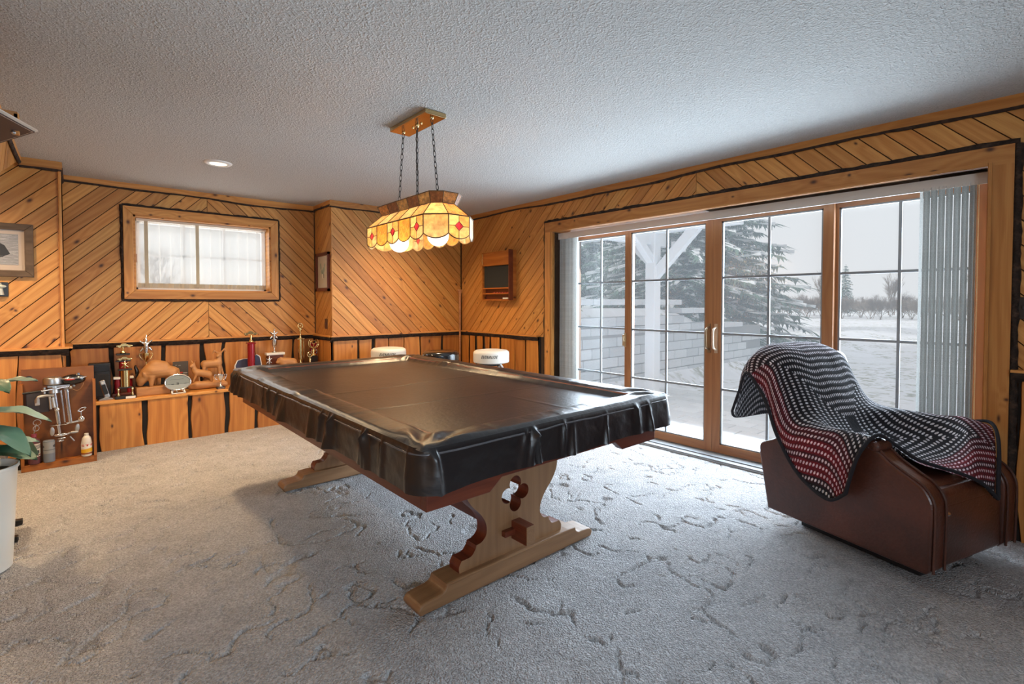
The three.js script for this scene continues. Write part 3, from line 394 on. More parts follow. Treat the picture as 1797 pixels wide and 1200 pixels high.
// ---------------------------------------------------------------- pool table on trestle legs
const TX = 1.59, TZ = -2.73, HW = 0.755, HL = 1.325, TOPY = 0.832;
{
  const t = thing('pool_table', 'wooden pool table on carved trestle legs under a black cover', 'pool table', [TX, 0, TZ]);
  const cw = HW - 0.055, cl = HL - 0.055;
  const endP = [[-cw, 0.585], [-0.42, 0.585], [-0.36, 0.63], [0.36, 0.63], [0.42, 0.585], [cw, 0.585], [cw, 0.79], [-cw, 0.79]];
  for (const s of [1, -1]) part('end_apron', flatUV(extrude(endP, 0.04, 0.003).translate(0, 0, s > 0 ? cl - 0.04 : -cl), 1 / 2.4, 1 / 0.6), redWood, t);
  for (const s of [1, -1]) part('side_apron', flatUV(box(0.04, 0.205, 2 * cl - 0.08, s * (cw - 0.02), 0.6875, 0), 1 / 2.4, 1 / 0.6), redWood, t);
  part('slate_bed', box(2 * cw - 0.08, 0.05, 2 * cl - 0.08, 0, 0.755, 0), std({ color: C(0.08, 0.2, 0.1), roughness: 1 }), t);
  part('underframe', merge([box(0.12, 0.09, 2 * cl - 0.1, -0.3, 0.68, 0), box(0.12, 0.09, 2 * cl - 0.1, 0.3, 0.68, 0)]), redWood, t);
  for (const s of [1, -1]) { part('cushion_rail', rbox(0.13, 0.045, 2 * HL - 0.1, 0.01, s * (HW - 0.085), 0.803, 0), redWood, t); part('cushion_rail', rbox(2 * HW - 0.3, 0.045, 0.13, 0.01, 0, 0.803, s * (HL - 0.085)), redWood, t); }
  // trestle: right half of the outline from the bottom centre up
  const half = smooth([[0.33, 0.092], [0.332, 0.125], [0.318, 0.15]], 3).concat(smooth([[0.30, 0.15], [0.262, 0.155], [0.24, 0.178]], 4), smooth([[0.235, 0.195], [0.205, 0.20], [0.178, 0.225], [0.176, 0.27], [0.205, 0.325], [0.262, 0.385], [0.296, 0.445], [0.300, 0.51], [0.29, 0.58]], 5), [[0.29, 0.64]]);
  const outline = half.concat(half.slice().reverse().map(([x, y]) => [-x, y])), quat = [];
  for (let i = 0; i < 64; i++) { const a = i / 64 * 2 * PI, r = 0.046 + 0.042 * Math.abs(Math.cos(2 * a)) ** 0.75; quat.push([0.005 + r * Math.cos(a), 0.375 + r * Math.sin(a)]); }
  const foot = (() => { const R = smooth([[0.545, 0.006], [0.555, 0.028], [0.54, 0.05], [0.49, 0.058], [0.445, 0.062], [0.425, 0.072], [0.415, 0.094]], 5); return R.concat([[0.36, 0.098], [-0.36, 0.098]], R.slice().reverse().map(([x, y]) => [-x, y])); })();
  for (const s of [1, -1]) {
    const z = s * 0.9;
    part('trestle_board', [flatUV(extrude(outline, 0.075, 0, [quat]).translate(0, 0, z - 0.0375), 1 / 0.6, 1 / 2.4)].map((g) => { swapUV(g); return g; })[0], maple, t);
    const f = part('foot', flatUV(extrude(foot, 0.135, 0.008).translate(0, 0, z - 0.0675), 1 / 2.4, 1 / 0.6), maple, t);
    part('peg', box(0.13, 0.026, 0.026, -0.02, 0.205, z + s * 0.054), redWood, t); part('tenon_end', rbox(0.052, 0.088, 0.006, 0.002, 0.005, 0.205, z + s * 0.146), maple, t);
  }
  part('stretcher', box(0.052, 0.088, 2.086, 0.005, 0.205, 0), redWood, t);
}
// red stain on the cut edges of the trestle boards: separate material on the side faces
{
  const t = scene.getObjectByName('pool_table'), stain = wood(redTex, 1.0, 0.8, 0.75, 0.4);
  for (const m of t.children) if (m.name === 'trestle_board' || m.name === 'foot') {
    const n = m.geometry.attributes.normal, g = m.geometry; g.clearGroups(); let s = 0, c = -1;
    for (let i = 0; i < n.count; i += 3) { const k = Math.abs(n.getZ(i)) > 0.5 ? 0 : (m.name === 'foot' ? 0 : 1); if (k !== c) { if (c >= 0) g.addGroup(s, i - s, c); s = i; c = k; } } g.addGroup(s, n.count - s, c); m.material = [maple, stain];
  }
}
// ---------------------------------------------------------------- vinyl cover over the table
{
  const vinylBump = gray(512, 512, (u, v) => 0.5 + 0.5 * (fbm(u * 60, v * 60, 3, 501, 60, 60) - 0.5));
  const vinyl = phys({ color: C(0.014, 0.012, 0.013), roughness: 0.33, bumpMap: vinylBump, bumpScale: 0.0015, specularIntensity: 1, clearcoat: 0.12, clearcoatRoughness: 0.25 });
  const c = thing('table_cover', 'wrinkled black vinyl cover fitted over the pool table', 'table cover', [TX, 0, TZ]);
  const rail = 0.15;
  const topH = (x, z) => {
    const dx = HW - Math.abs(x), dz = HL - Math.abs(z), d = Math.min(dx, dz);
    let y = TOPY - 0.034 * sstep(rail - 0.035, rail + 0.05, d) + 0.003 * Math.sin(clamp(d / rail) * PI);
    y -= 0.012 * (1 - sstep(0, 0.022, d));
    const along = dx < dz ? z : x, onRail = 1 - sstep(rail * 0.8, rail * 1.6, d);
    y += onRail * 0.0055 * (fbm(along * 22, d * 5, 3, 511) - 0.5) * sstep(0.0, 0.05, d);
    y += onRail * 0.004 * Math.max(0, Math.sin(along * 60 + 6 * fbm(along * 4, 1, 2, 512))) * sstep(0.45, 0.7, fbm(along * 3, 7, 2, 513)) * sstep(0.03, 0.1, d);
    const q = Math.hypot(dx, dz); y += 0.008 * gauss((q - 0.16) / 0.12) * Math.sin(Math.atan2(dz, dx) * 11) * (1 - sstep(0.2, 0.42, q)) * sstep(0.05, 0.15, q);
    y += (1 - onRail) * (0.004 * (fbm(x * 3, z * 3, 3, 515) - 0.5) + 0.0022 * gauss((z + 0.02 + 0.03 * Math.sin(x * 4)) / 0.012) + 0.002 * gauss((z - 0.55 - 0.05 * x) / 0.010) + 0.0018 * gauss((x - 0.18) / 0.010) * sstep(0.3, 0.9, z));
    for (const k of [-0.02, 0.62]) y += (x < 0 ? 1 : 0.6) * onRail * 0.008 * gauss((z + k) / 0.05);
    return y;
  };
  const NA = 150, NB = 260;
  part('top_panel', grid(NA, NB, (a, b) => { const x = lerp(-HW, HW, a), z = lerp(HL, -HL, b); return [x, topH(x, z), z]; }, (a, b) => [a * 2, b * 3.5]), vinyl, c);
  // skirt: walk round the rounded rectangle
  const per = [], rr = 0.055, add = (x, z, nx, nz) => per.push([x, z, nx, nz]);
  const edge = (x0, z0, x1, z1, nx, nz, n) => { for (let i = 0; i < n; i++) add(lerp(x0, x1, i / n), lerp(z0, z1, i / n), nx, nz); }, cor = (cx, cz, a0) => { for (let i = 0; i < 10; i++) { const a = a0 - i / 10 * PI / 2; add(cx + rr * Math.cos(a), cz + rr * Math.sin(a), Math.cos(a), Math.sin(a)); } };
  const A = HW, B = HL; edge(-A + rr, B, A - rr, B, 0, 1, 200); cor(A - rr, B - rr, PI / 2); edge(A, B - rr, A, -B + rr, 1, 0, 300); cor(A - rr, -B + rr, 0); edge(A - rr, -B, -A + rr, -B, 0, -1, 160); cor(-A + rr, -B + rr, -PI / 2); edge(-A, -B + rr, -A, B - rr, -1, 0, 300); cor(-A + rr, B - rr, -PI);
  const N = per.length, M = 18, len = []; let L = 0; for (let i = 0; i < N; i++) { len.push(L); const q = per[(i + 1) % N]; L += Math.hypot(q[0] - per[i][0], q[1] - per[i][1]); } 
  const Rf = rng(521), folds = []; for (let k = 0; k < 84; k++) folds.push([Rf() * L, 0.008 + 0.02 * Rf(), (Rf() - 0.5) * 0.1, 0.35 + 0.65 * Rf(), Rf() < 0.4]);
  const skirt = grid(N, M, (a, b) => {
    const i = Math.round(a * N) % N, [x, z, nx, nz] = per[i], l = len[i]; let o = 0.004 + 0.012 * b, y = lerp(TOPY - 0.008, 0.672 + 0.012 * (fbm(l * 3, 5, 2, 531) - 0.5), b);
    if (b < 0.06) o -= 0.004 * (1 - b / 0.06);
    for (const [p, w, sl, am, low] of folds) { let d = l - p - sl * b; d -= Math.round(d / L) * L; const g = gauss(d / (w * (0.7 + 0.8 * b))); o += g * am * 0.028 * (low ? b : sstep(0, 0.25, b) * (1 - 0.5 * b)); }
    o += 0.014 * (fbm(l * 2.2, b * 1.5, 3, 533) - 0.5) * b + 0.006 * (fbm(l * 16, b * 3, 3, 535) - 0.5) * sstep(0, 0.2, b);
    const corner = Math.exp(-((Math.abs(x) - A) ** 2 + (Math.abs(z) - B) ** 2) / 0.02); o += corner * 0.012 * b;
    return [x + nx * o, y, z + nz * o];
  }, (a, b) => [a * L, b * 0.17]);
  part('skirt', skirt, vinyl, c);
  const pipe = []; for (let i = 0; i < N; i += 6) { const [x, z, nx, nz] = per[i], l = len[i]; pipe.push(V(x + nx * 0.006, TOPY - 0.012 - 0.022 * (0.6 + 0.5 * fbm(l * 6, 3, 2, 541)), z + nz * 0.006)); }
  part('piping', new THREE.TubeGeometry(new THREE.CatmullRomCurve3(pipe, true), 500, 0.0042, 6, true), phys({ color: C(0.10, 0.10, 0.11), roughness: 0.25, clearcoat: 0.5, clearcoatRoughness: 0.1 }), c);
}

// ---------------------------------------------------------------- stained glass billiard lamp
{
  const LX0 = 1.6, LZ0 = -2.72, lamp = thing('billiard_lamp', 'long amber stained glass lamp hanging on three chains over the pool table', 'lamp', [LX0, 0, LZ0]);
  const lead = std({ color: C(0.12, 0.075, 0.035), metalness: 0.6, roughness: 0.45 });
  const glassTex = gray(128, 128, (u, v) => fbm(u * 14, v * 14, 4, 601, 14, 14));
  const cath = (r, g, b, t = 0.55) => phys({ color: C(r, g, b), roughness: 0.85, transmission: t, thickness: 0, bumpMap: glassTex, bumpScale: 0.004, map: dataTex(128, 128, (u, v) => { const k = 0.72 + 0.5 * (fbm(u * 5, v * 5, 4, 603 + Math.round(r * 99), 5, 5) - 0.25); return [k, k, k]; }) });
  const amber = cath(0.95, 0.55, 0.16), orange = cath(0.92, 0.38, 0.06), honey = cath(0.98, 0.66, 0.28), brown = cath(0.38, 0.15, 0.045, 0.4), red = cath(0.72, 0.03, 0.05, 0.45);
  // ring of corner points: long side 5 panels, chamfer, end, chamfer
  const ring = (hl, he, hw, we) => [[-hw, hl], [-we, he], [we, he], [hw, hl], [hw, -hl], [we, -he], [-we, -he], [-hw, -hl]];   // x, z
  const low = ring(0.35, 0.45, 0.17, 0.07), mid = ring(0.30, 0.345, 0.09, 0.04), topR = ring(0.318, 0.372, 0.112, 0.05);
  const yE = 1.797, yB = 1.692, yC = 1.878, yT = 1.937;
  const pt = (a, b, t, y) => [lerp(a[0], b[0], t), y, lerp(a[1], b[1], t)];
  const quadG = (a, b, c, d) => { const g = new THREE.BufferGeometry(); g.setAttribute('position', new THREE.Float32BufferAttribute([...a, ...b, ...c, ...a, ...c, ...d], 3)); g.setAttribute('uv', new THREE.Float32BufferAttribute([0, 0, 1, 0, 1, 1, 0, 0, 1, 1, 0, 1], 2)); g.computeVertexNormals(); return g; };
  const polyG = (pts) => { const p = [], uv = []; for (let i = 1; i + 1 < pts.length; i++) for (const k of [0, i, i + 1]) { p.push(...pts[k]); uv.push(pts[k][0] * 6 + pts[k][2] * 6, pts[k][1] * 8); } const g = new THREE.BufferGeometry(); g.setAttribute('position', new THREE.Float32BufferAttribute(p, 3)); g.setAttribute('uv', new THREE.Float32BufferAttribute(uv, 2)); g.computeVertexNormals(); return g; };
  const cames = [], came = (a, b, r = 0.0032) => cames.push(bar(a, b, r, r, 6));
  const shade = new THREE.Group(); shade.name = 'shade'; lamp.add(shade);
  const sides = [[7, 0, 5], [0, 1, 1], [1, 2, 1], [2, 3, 1], [3, 4, 5], [4, 5, 1], [5, 6, 1], [6, 7, 1]];
  let pane = 0;
  sides.forEach(([i, j, n], si) => {
    for (let k = 0; k < n; k++) {
      const t0 = k / n, t1 = (k + 1) / n, a = low[i], b = low[j], diamond = n === 5 ? k % 2 === 0 : si % 4 === 2;
      const A = (t) => lerp(t0, t1, t), scal = (t) => yB - 0.026 * Math.sin(PI * clamp(t)) ** 0.7, S = (t, y) => pt(a, b, A(t), y);
      const arc = (ta, tb, m) => { const o = []; for (let q = 0; q <= m; q++) { const t = lerp(ta, tb, q / m); o.push(S(t, scal(t))); } return o; };
      if (diamond) {
        const ym = (yE + yB) / 2 - 0.008, hx = 0.2, hy = 0.026;
        part('red_diamond', polyG([S(0.5 - hx, ym), S(0.5, ym - hy), S(0.5 + hx, ym), S(0.5, ym + hy)]), red, shade);
        part('glass_pane', polyG([S(0, ym), S(0.5 - hx, ym), S(0.5, ym + hy), S(0.5, yE), S(0, yE)]), honey, shade); part('glass_pane', polyG([S(1, yE), S(0.5, yE), S(0.5, ym + hy), S(0.5 + hx, ym), S(1, ym)]), amber, shade);
        part('glass_pane', polyG([S(0.5, ym - hy), S(0.5 - hx, ym), S(0, ym), ...arc(0, 0.5, 5)]), amber, shade); part('glass_pane', polyG([S(0.5, ym - hy), ...arc(0.5, 1, 5), S(1, ym), S(0.5 + hx, ym)]), honey, shade);
        came(S(0, ym), S(0.5 - hx, ym), 0.002); came(S(0.5 + hx, ym), S(1, ym), 0.002); came(S(0.5, yE), S(0.5, ym + hy), 0.002); came(S(0.5, ym - hy), S(0.5, scal(0.5)), 0.002);
        came(S(0.5 - hx, ym), S(0.5, ym + hy), 0.002); came(S(0.5, ym + hy), S(0.5 + hx, ym), 0.002); came(S(0.5 + hx, ym), S(0.5, ym - hy), 0.002); came(S(0.5, ym - hy), S(0.5 - hx, ym), 0.002);
      } else part('glass_pane', polyG([S(0.5, yE), S(0, yE), ...arc(0, 1, 10), S(1, yE)]), n === 5 ? orange : honey, shade);
      const ar = arc(0, 1, 8); for (let q = 0; q < 8; q++) came(ar[q], ar[q + 1], 0.003);
      came(S(0, yE), S(0, scal(0))); came(S(0, yE), S(1, yE), 0.004);
      // sloping roof pane and flared crown pane above it
      const ra = pt(mid[i], mid[j], t0, yC), rb = pt(mid[i], mid[j], t1, yC), ta = pt(topR[i], topR[j], t0, yT), tb = pt(topR[i], topR[j], t1, yT), la = S(0, yE), lb = S(1, yE);
      part('roof_pane', quadG(la, lb, rb, ra), n === 5 ? (k % 2 ? honey : amber) : si % 4 === 2 ? orange : honey, shade); came(la, ra, 0.0028); came(ra, rb, 0.003);
      part('crown_pane', quadG(ra, rb, tb, ta), (pane++ % 2) ? brown : k % 3 ? amber : orange, shade); came(ra, ta, 0.0025); came(ta, tb, 0.0028);
    }
  });
  part('came', merge(cames), lead, shade);
  const bulbMat = std({ color: C(1, 0.97, 0.92), emissive: C(1, 0.9, 0.74), emissiveIntensity: 1.35, roughness: 0.3 });
  for (const s of [-0.235, 0.235]) {
    const b = part('globe_bulb', merge([sph(0.063, 0, 0, 0, 24), cyl(0.02, 0.03, 0.05, 0, 0.072, 0, 16)]), bulbMat, lamp); b.position.set(0, 1.705, s);
    part('socket', cyl(0.024, 0.024, 0.06, 0, 1.815, s, 16), brass, lamp);
    const l = new THREE.PointLight(C(1, 0.70, 0.38), 1.7); l.name = 'bulb_light'; l.position.set(0, 1.705, s); l.castShadow = true; l.shadow.radius = 3; lamp.add(l);
  }
  part('crossbar', merge([box(0.02, 0.012, 0.70, 0, 1.86, 0), box(0.19, 0.012, 0.02, 0, 1.868, 0.24), box(0.19, 0.012, 0.02, 0, 1.868, -0.24), cyl(0.008, 0.008, 0.09, 0, 1.9, 0.235, 8), cyl(0.008, 0.008, 0.09, 0, 1.9, -0.235, 8)]), brass, lamp);
  part('added_crown_lid', polyG(mid.map(([x, z]) => [x, yC + 0.004, z])), brass, lamp);  // added lid, keeps the bulbs from lighting the ceiling
  part('canopy', merge([rbox(0.145, 0.028, 0.44, 0.006, 0, 2.425, 0), sph(0.012, 0, 2.412, 0.17), sph(0.012, 0, 2.412, -0.17), sph(0.014, 0, 2.41, 0), sph(0.007, 0, 2.41, 0.05), sph(0.007, 0, 2.41, -0.05)]), std({ color: C(0.62, 0.46, 0.24), metalness: 1, roughness: 0.22 }), lamp);
  const chain = (a, b) => { const A = V(...a), B = V(...b), d = B.clone().sub(A), n = Math.round(d.length() / 0.033), q = new THREE.Quaternion().setFromUnitVectors(V(0, 1, 0), d.clone().normalize()), out = []; for (let k = 0; k < n; k++) { const g = new THREE.TorusGeometry(0.011, 0.0024, 6, 12).scale(0.75, 1.75, 1).rotateY((k % 2) * PI / 2).applyQuaternion(q); g.translate(...A.clone().addScaledVector(d, (k + 0.5) / n).toArray()); out.push(g); } return merge(out); };
  part('chain', chain([0, 2.41, 0.17], [0, 1.94, 0.235]), iron, lamp); part('chain', chain([0, 2.41, -0.17], [0, 1.94, -0.235]), iron, lamp);
  part('chain', merge([chain([0, 2.41, 0], [0, 1.87, 0]), tube([[0.006, 2.41, 0], [-0.008, 2.25, 0.006], [0.009, 2.1, -0.006], [0, 1.87, 0]], 0.003, 30, 6)]), iron, lamp);
}
// ---------------------------------------------------------------- recessed ceiling lights
function can(label, x, z, power, col = [1, 0.69, 0.38]) {
  const c = thing('ceiling_light', label, 'light', [x, H, z], 0, 'recessed ceiling lights');
  part('trim_ring', lathe([[0.062, -0.002], [0.066, -0.011], [0.085, -0.012], [0.098, -0.004], [0.1, 0]], 36), white, c);
  part('light_lens', cyl(0.064, 0.064, 0.004, 0, -0.005, 0, 32), std({ color: C(1, 0.95, 0.85), emissive: C(1, 0.88, 0.68), emissiveIntensity: 1.3, roughness: 0.5 }), c);
  const s = new THREE.SpotLight(C(...col), power, 0, 1.25, 0.8); s.name = 'downlight'; s.position.set(0, -0.025, 0); s.target.position.set(0, -2.4, 0); s.castShadow = true; s.shadow.radius = 5; c.add(s, s.target); return c;
}
can('recessed ceiling light in front of the small window', 0.868, -4.594, 17);
can('recessed ceiling light half hidden behind the stained glass lamp', 2.743, -4.632, 12);
can('recessed ceiling light out of frame over the outboard motor display', -0.75, -4.6, 17);

// ---------------------------------------------------------------- recliner
const leatherTex = dataTex(512, 512, (u, v) => { const k = 0.75 + 0.5 * (fbm(u * 5, v * 5, 4, 701, 5, 5) - 0.5) + 0.12 * (fbm(u * 90, v * 90, 2, 703, 90, 90) - 0.5); return [0.42 * k, 0.235 * k, 0.165 * k]; });
const leather = phys({ map: leatherTex, color: C(0.85, 0.8, 0.82), roughness: 0.34, bumpMap: gray(512, 512, (u, v) => fbm(u * 100, v * 100, 3, 705, 100, 100)), bumpScale: 0.0012, clearcoat: 0.2, clearcoatRoughness: 0.3 });
const CH = { x: 3.31, z: -0.68, a: -0.30 };
{
  const c = thing('recliner', 'brown leather rocker recliner standing before the patio doors', 'armchair', [CH.x, 0, CH.z], CH.a);
  const prof = [[-0.42, 0.085], [0.385, 0.085], [0.405, 0.11]].concat(smooth([[0.41, 0.36], [0.405, 0.42], [0.37, 0.475], [0.30, 0.515], [0.235, 0.55], [0.19, 0.585], [0.13, 0.600]], 4), [[-0.25, 0.585]], smooth([[-0.40, 0.50], [-0.475, 0.46], [-0.48, 0.40]], 3));
  for (const s of [-1, 1]) {
    const g = flatUV(extrude(prof, 0.115, 0.014, [], 3).rotateY(-PI / 2), 1 / 0.9); g.translate(s > 0 ? 0.375 : -0.26, 0, 0);
    part('side_panel', g, leather, c);
    const e = s * 0.375 - (s > 0 ? 0.012 : -0.012), pl = smooth([[0.41, 0.1], [0.414, 0.36], [0.408, 0.42], [0.372, 0.478], [0.30, 0.519], [0.235, 0.554], [0.185, 0.592]], 4).map(([z, y]) => V(e - s * 0.0, y, z + 0.002));
    part('welt', merge([tube(pl, 0.006, 50, 8), tube(pl.map((p) => V(s * 0.275, p.y, p.z)), 0.006, 50, 8)]), leather, c);
    part('arm_pad', merge([rbox(0.125, 0.055, 0.52, 0.026, s * 0.3175, s > 0 ? 0.575 : 0.605, -0.07, 4)]), leather, c);
  }
  part('footrest', flatUV(merge([rbox(0.515, 0.30, 0.05, 0.02, 0, 0.245, 0.375, 3), rbox(0.515, 0.10, 0.09, 0.03, 0, 0.405, 0.355, 3)]), 1 / 0.9), leather, c);
  part('seat_cushion', flatUV(rbox(0.515, 0.15, 0.62, 0.05, 0, 0.40, 0.06, 4), 1 / 0.9), leather, c);
  const back = part('backrest', flatUV(merge([rbox(0.64, 0.62, 0.13, 0.06, 0, 0.32, -0.02, 4)]), 1 / 0.9), leather, c); back.position.set(0, 0.41, -0.225); back.rotation.x = -0.35;
  part('outer_back', flatUV(rbox(0.62, 0.40, 0.06, 0.025, 0, 0.30, -0.40, 3), 1 / 0.9), leather, c);
  part('base', merge([box(0.42, 0.05, 0.5, 0, 0.1, 0), box(0.07, 0.07, 0.6, -0.2, 0.04, 0), box(0.07, 0.07, 0.6, 0.2, 0.04, 0)]), black, c);
  part('reclining_lever', merge([cyl(0.012, 0.012, 0.03, 0, 0, 0).rotateZ(PI / 2).translate(-0.245, 0.345, 0.40)]), chrome, c);
}
// ---------------------------------------------------------------- crocheted afghan
{
  const NR = [
    [[-.40, .62, -.66], [-.36, .58, -.68], [-.27, .57, -.69], [-.13, .57, -.70], [0, .57, -.70], [.13, .57, -.70], [.27, .58, -.69], [.35, .60, -.68], [.38, .64, -.66]],
    [[-.41, .76, -.60], [-.38, .84, -.64], [-.27, .87, -.66], [-.13, .88, -.67], [0, .88, -.67], [.13, .88, -.67], [.27, .87, -.66], [.35, .84, -.64], [.39, .78, -.60]],
    [[-.42, .88, -.54], [-.375, .99, -.54], [-.27, 1.045, -.56], [-.13, 1.06, -.56], [0, 1.065, -.56], [.13, 1.06, -.56], [.25, 1.04, -.56], [.33, .98, -.56], [.38, .88, -.56]],
    [[-.42, .80, -.45], [-.385, .94, -.40], [-.28, 1.02, -.385], [-.13, 1.035, -.38], [0, 1.035, -.38], [.13, 1.03, -.38], [.25, 1.0, -.39], [.35, .93, -.43], [.40, .83, -.50]],
    [[-.43, .70, -.38], [-.40, .81, -.32], [-.28, .88, -.295], [-.13, .89, -.29], [0, .89, -.29], [.13, .88, -.295], [.26, .86, -.305], [.36, .80, -.35], [.41, .72, -.42]],
    [[-.45, .55, -.30], [-.42, .66, -.24], [-.28, .71, -.205], [-.13, .715, -.20], [0, .715, -.20], [.13, .71, -.205], [.26, .705, -.21], [.37, .695, -.23], [.43, .65, -.27]],
    [[-.455, .38, -.17], [-.44, .60, -.15], [-.33, .66, -.12], [-.22, .60, -.09], [0, .565, -.10], [.16, .58, -.09], [.26, .68, -.02], [.36, .69, .06], [.455, .65, .13]],
    [[-.455, .30, -.01], [-.44, .55, 0], [-.34, .66, .02], [-.22, .56, .07], [-.03, .515, .11], [.08, .515, .16], [.20, .56, .19], [.31, .68, .22], [.43, .65, .30]],
    [[-.46, .36, .085], [-.44, .56, .13], [-.345, .66, .16], [-.25, .61, .19], [-.19, .55, .25], [-.14, .525, .31], [-.07, .50, .37], [.0, .46, .425], [.09, .38, .45]],
  ];
  const cr = (p0, p1, p2, p3, t) => 0.5 * (2 * p1 + (p2 - p0) * t + (2 * p0 - 5 * p1 + 4 * p2 - p3) * t * t + (3 * p1 - p0 - 3 * p2 + p3) * t ** 3);
  const at = (s, t) => { const u = s * 8, v = t * 8, i = Math.min(7, Math.floor(u)), j = Math.min(7, Math.floor(v)), fu = u - i, fv = v - j, ix = (k) => clamp(k, 0, 8); return [0, 1, 2].map((c) => { const row = (jj) => { const R = NR[ix(jj)]; return cr(R[ix(i - 1)][c], R[ix(i)][c], R[ix(i + 1)][c], R[ix(i + 2)][c], fu); }; return cr(row(j - 1), row(j), row(j + 1), row(j + 2), fv); }); };
  const CT = 0.70, SZ = 1536, rowsN = 15;
  const ringOf = (u, v) => { const du = (u - 0.5) * 1.8, dv = (v - 0.6) * 2.4; return [du, dv, Math.max(Math.abs(du), Math.abs(dv))]; };
  const cell = 0.039, dotAt = (u, v) => { const [du, dv, m] = ringOf(u, v), k = m / cell, r = Math.floor(k), f = k - r, along = Math.abs(du) > Math.abs(dv) ? dv : du, da = along / (cell * 0.44) - 0.5, fa = da - Math.round(da); const e = ((f - 0.5) / 0.29) ** 2 + (fa / 0.36) ** 2; return [r, r < 1 ? 0 : 1 - sstep(0.55, 1.15, e), f]; };
  const yarn = dataTex(SZ, SZ, (u, v) => {
    const [r, d] = dotAt(u, v), [du, dv] = ringOf(u, v), tint = clamp(sstep(9.5, 12.0, r) * sstep(19, 17, r) * (r % 3 === 0 ? 0.55 : 1) * (dv > Math.abs(du) ? 0.2 : 1)), n = 0.8 + 0.4 * noise(u * 260, v * 260, 711);
    const base = [lerp(0.085, 0.36, tint), lerp(0.078, 0.035, tint), lerp(0.10, 0.09, tint)], dots = [lerp(0.74, 0.80, tint), lerp(0.73, 0.68, tint), lerp(0.75, 0.72, tint)];
    return [0, 1, 2].map((c) => lerp(base[c], dots[c], d) * n);
  });
  const knit = gray(SZ, SZ, (u, v) => { const [, d, f] = dotAt(u, v); return clamp(0.25 + 0.6 * d + 0.2 * Math.sin(f * PI) * 0.5 + 0.15 * (noise(u * 300, v * 300, 713) - 0.5)); });
  const mat = std({ map: yarn, bumpMap: knit, bumpScale: 0.008, roughness: 1, side: THREE.DoubleSide });
  const a = thing('afghan', 'dark crocheted afghan with white stitch rows and burgundy border draped over the recliner', 'blanket', [CH.x, 0, CH.z], CH.a);
  const NS = 140, NT = 150, P3 = []; for (let j = 0; j <= NT; j++) { P3.push([]); for (let i = 0; i <= NS; i++) P3[j].push(V(...at(i / NS, j / NT))); }
  const AL = P3.map((row) => { const o = [0]; for (let i = 1; i <= NS; i++) o.push(o[i - 1] + row[i].distanceTo(row[i - 1])); return o; }), AT = []; for (let i = 0; i <= NS; i++) { AT.push([0]); for (let j = 1; j <= NT; j++) AT[i].push(AT[i][j - 1] + P3[j][i].distanceTo(P3[j - 1][i])); }
  const jc = Math.round(CT * NT), metric = (s, t) => { const i = Math.round(s * NS), j = Math.round(t * NT); return [(AL[j][i] - AL[j][NS / 2]) / 1.8 + 0.5, (AT[i][jc] - AT[i][j]) / 2.4 + 0.6]; };
  const sheet = (off) => grid(140, 150, (s, t) => { const p = at(s, t), q = at(Math.min(1, s + 0.01), t), w = at(s, Math.min(1, t + 0.01)), q0 = at(Math.max(0, s - 0.01), t), w0 = at(s, Math.max(0, t - 0.01)); const n = V(q[0] - q0[0], q[1] - q0[1], q[2] - q0[2]).cross(V(w[0] - w0[0], w[1] - w0[1], w[2] - w0[2])).normalize(); const e = off + 0.010 * (fbm(s * 9, t * 9, 3, 715) - 0.35) + 0.012 * Math.sin(s * 30 + 5 * t) * sstep(0.25, 0.0, s) * sstep(0.1, 0.5, t) * sstep(0.9, 0.6, t); const sg = 1; return [p[0] - n.x * e * -sg, p[1] - n.y * e * -sg, p[2] - n.z * e * -sg]; }, (s, t) => metric(s, t));
  part('blanket_body', sheet(0.012), mat, a);
  const hemP = []; const H0 = (s, t) => V(...at(s, t)); for (let k = 0; k < 40; k++) hemP.push(H0(k / 40, 1)); for (let k = 0; k < 40; k++) hemP.push(H0(1, 1 - k / 40)); for (let k = 0; k < 40; k++) hemP.push(H0(1 - k / 40, 0)); for (let k = 0; k < 40; k++) hemP.push(H0(0, k / 40));
  part('border', new THREE.TubeGeometry(new THREE.CatmullRomCurve3(hemP, true), 400, 0.009, 6, true), std({ color: C(0.012, 0.011, 0.015), roughness: 1 }), a);
}

// ---------------------------------------------------------------- built-in bench under the small window
const BT = 0.444;
{
  const b = thing('bench', 'long built-in wooden bench with log-edged front boards carrying the trophies', 'bench', [0, 0, -5.62]);
  part('seat_top', flatUV(rbox(XJ - 0.105, 0.03, 0.305, 0.006, (XJ + 0.085) / 2, BT - 0.015, -0.135), 1 / 2.4, 1 / 0.6), trimWarm, b);
  part('end_panel', swapUV(flatUV(box(0.03, BT - 0.03, 0.28, 0.1, (BT - 0.03) / 2, -0.15), 1 / 0.6, 1 / 2.4)), slabWood[0], b);
  slabs(b, 0.1, XJ - 0.02, 0, BT - 0.03, 803, 0.006, 0.32, 0.05);
}
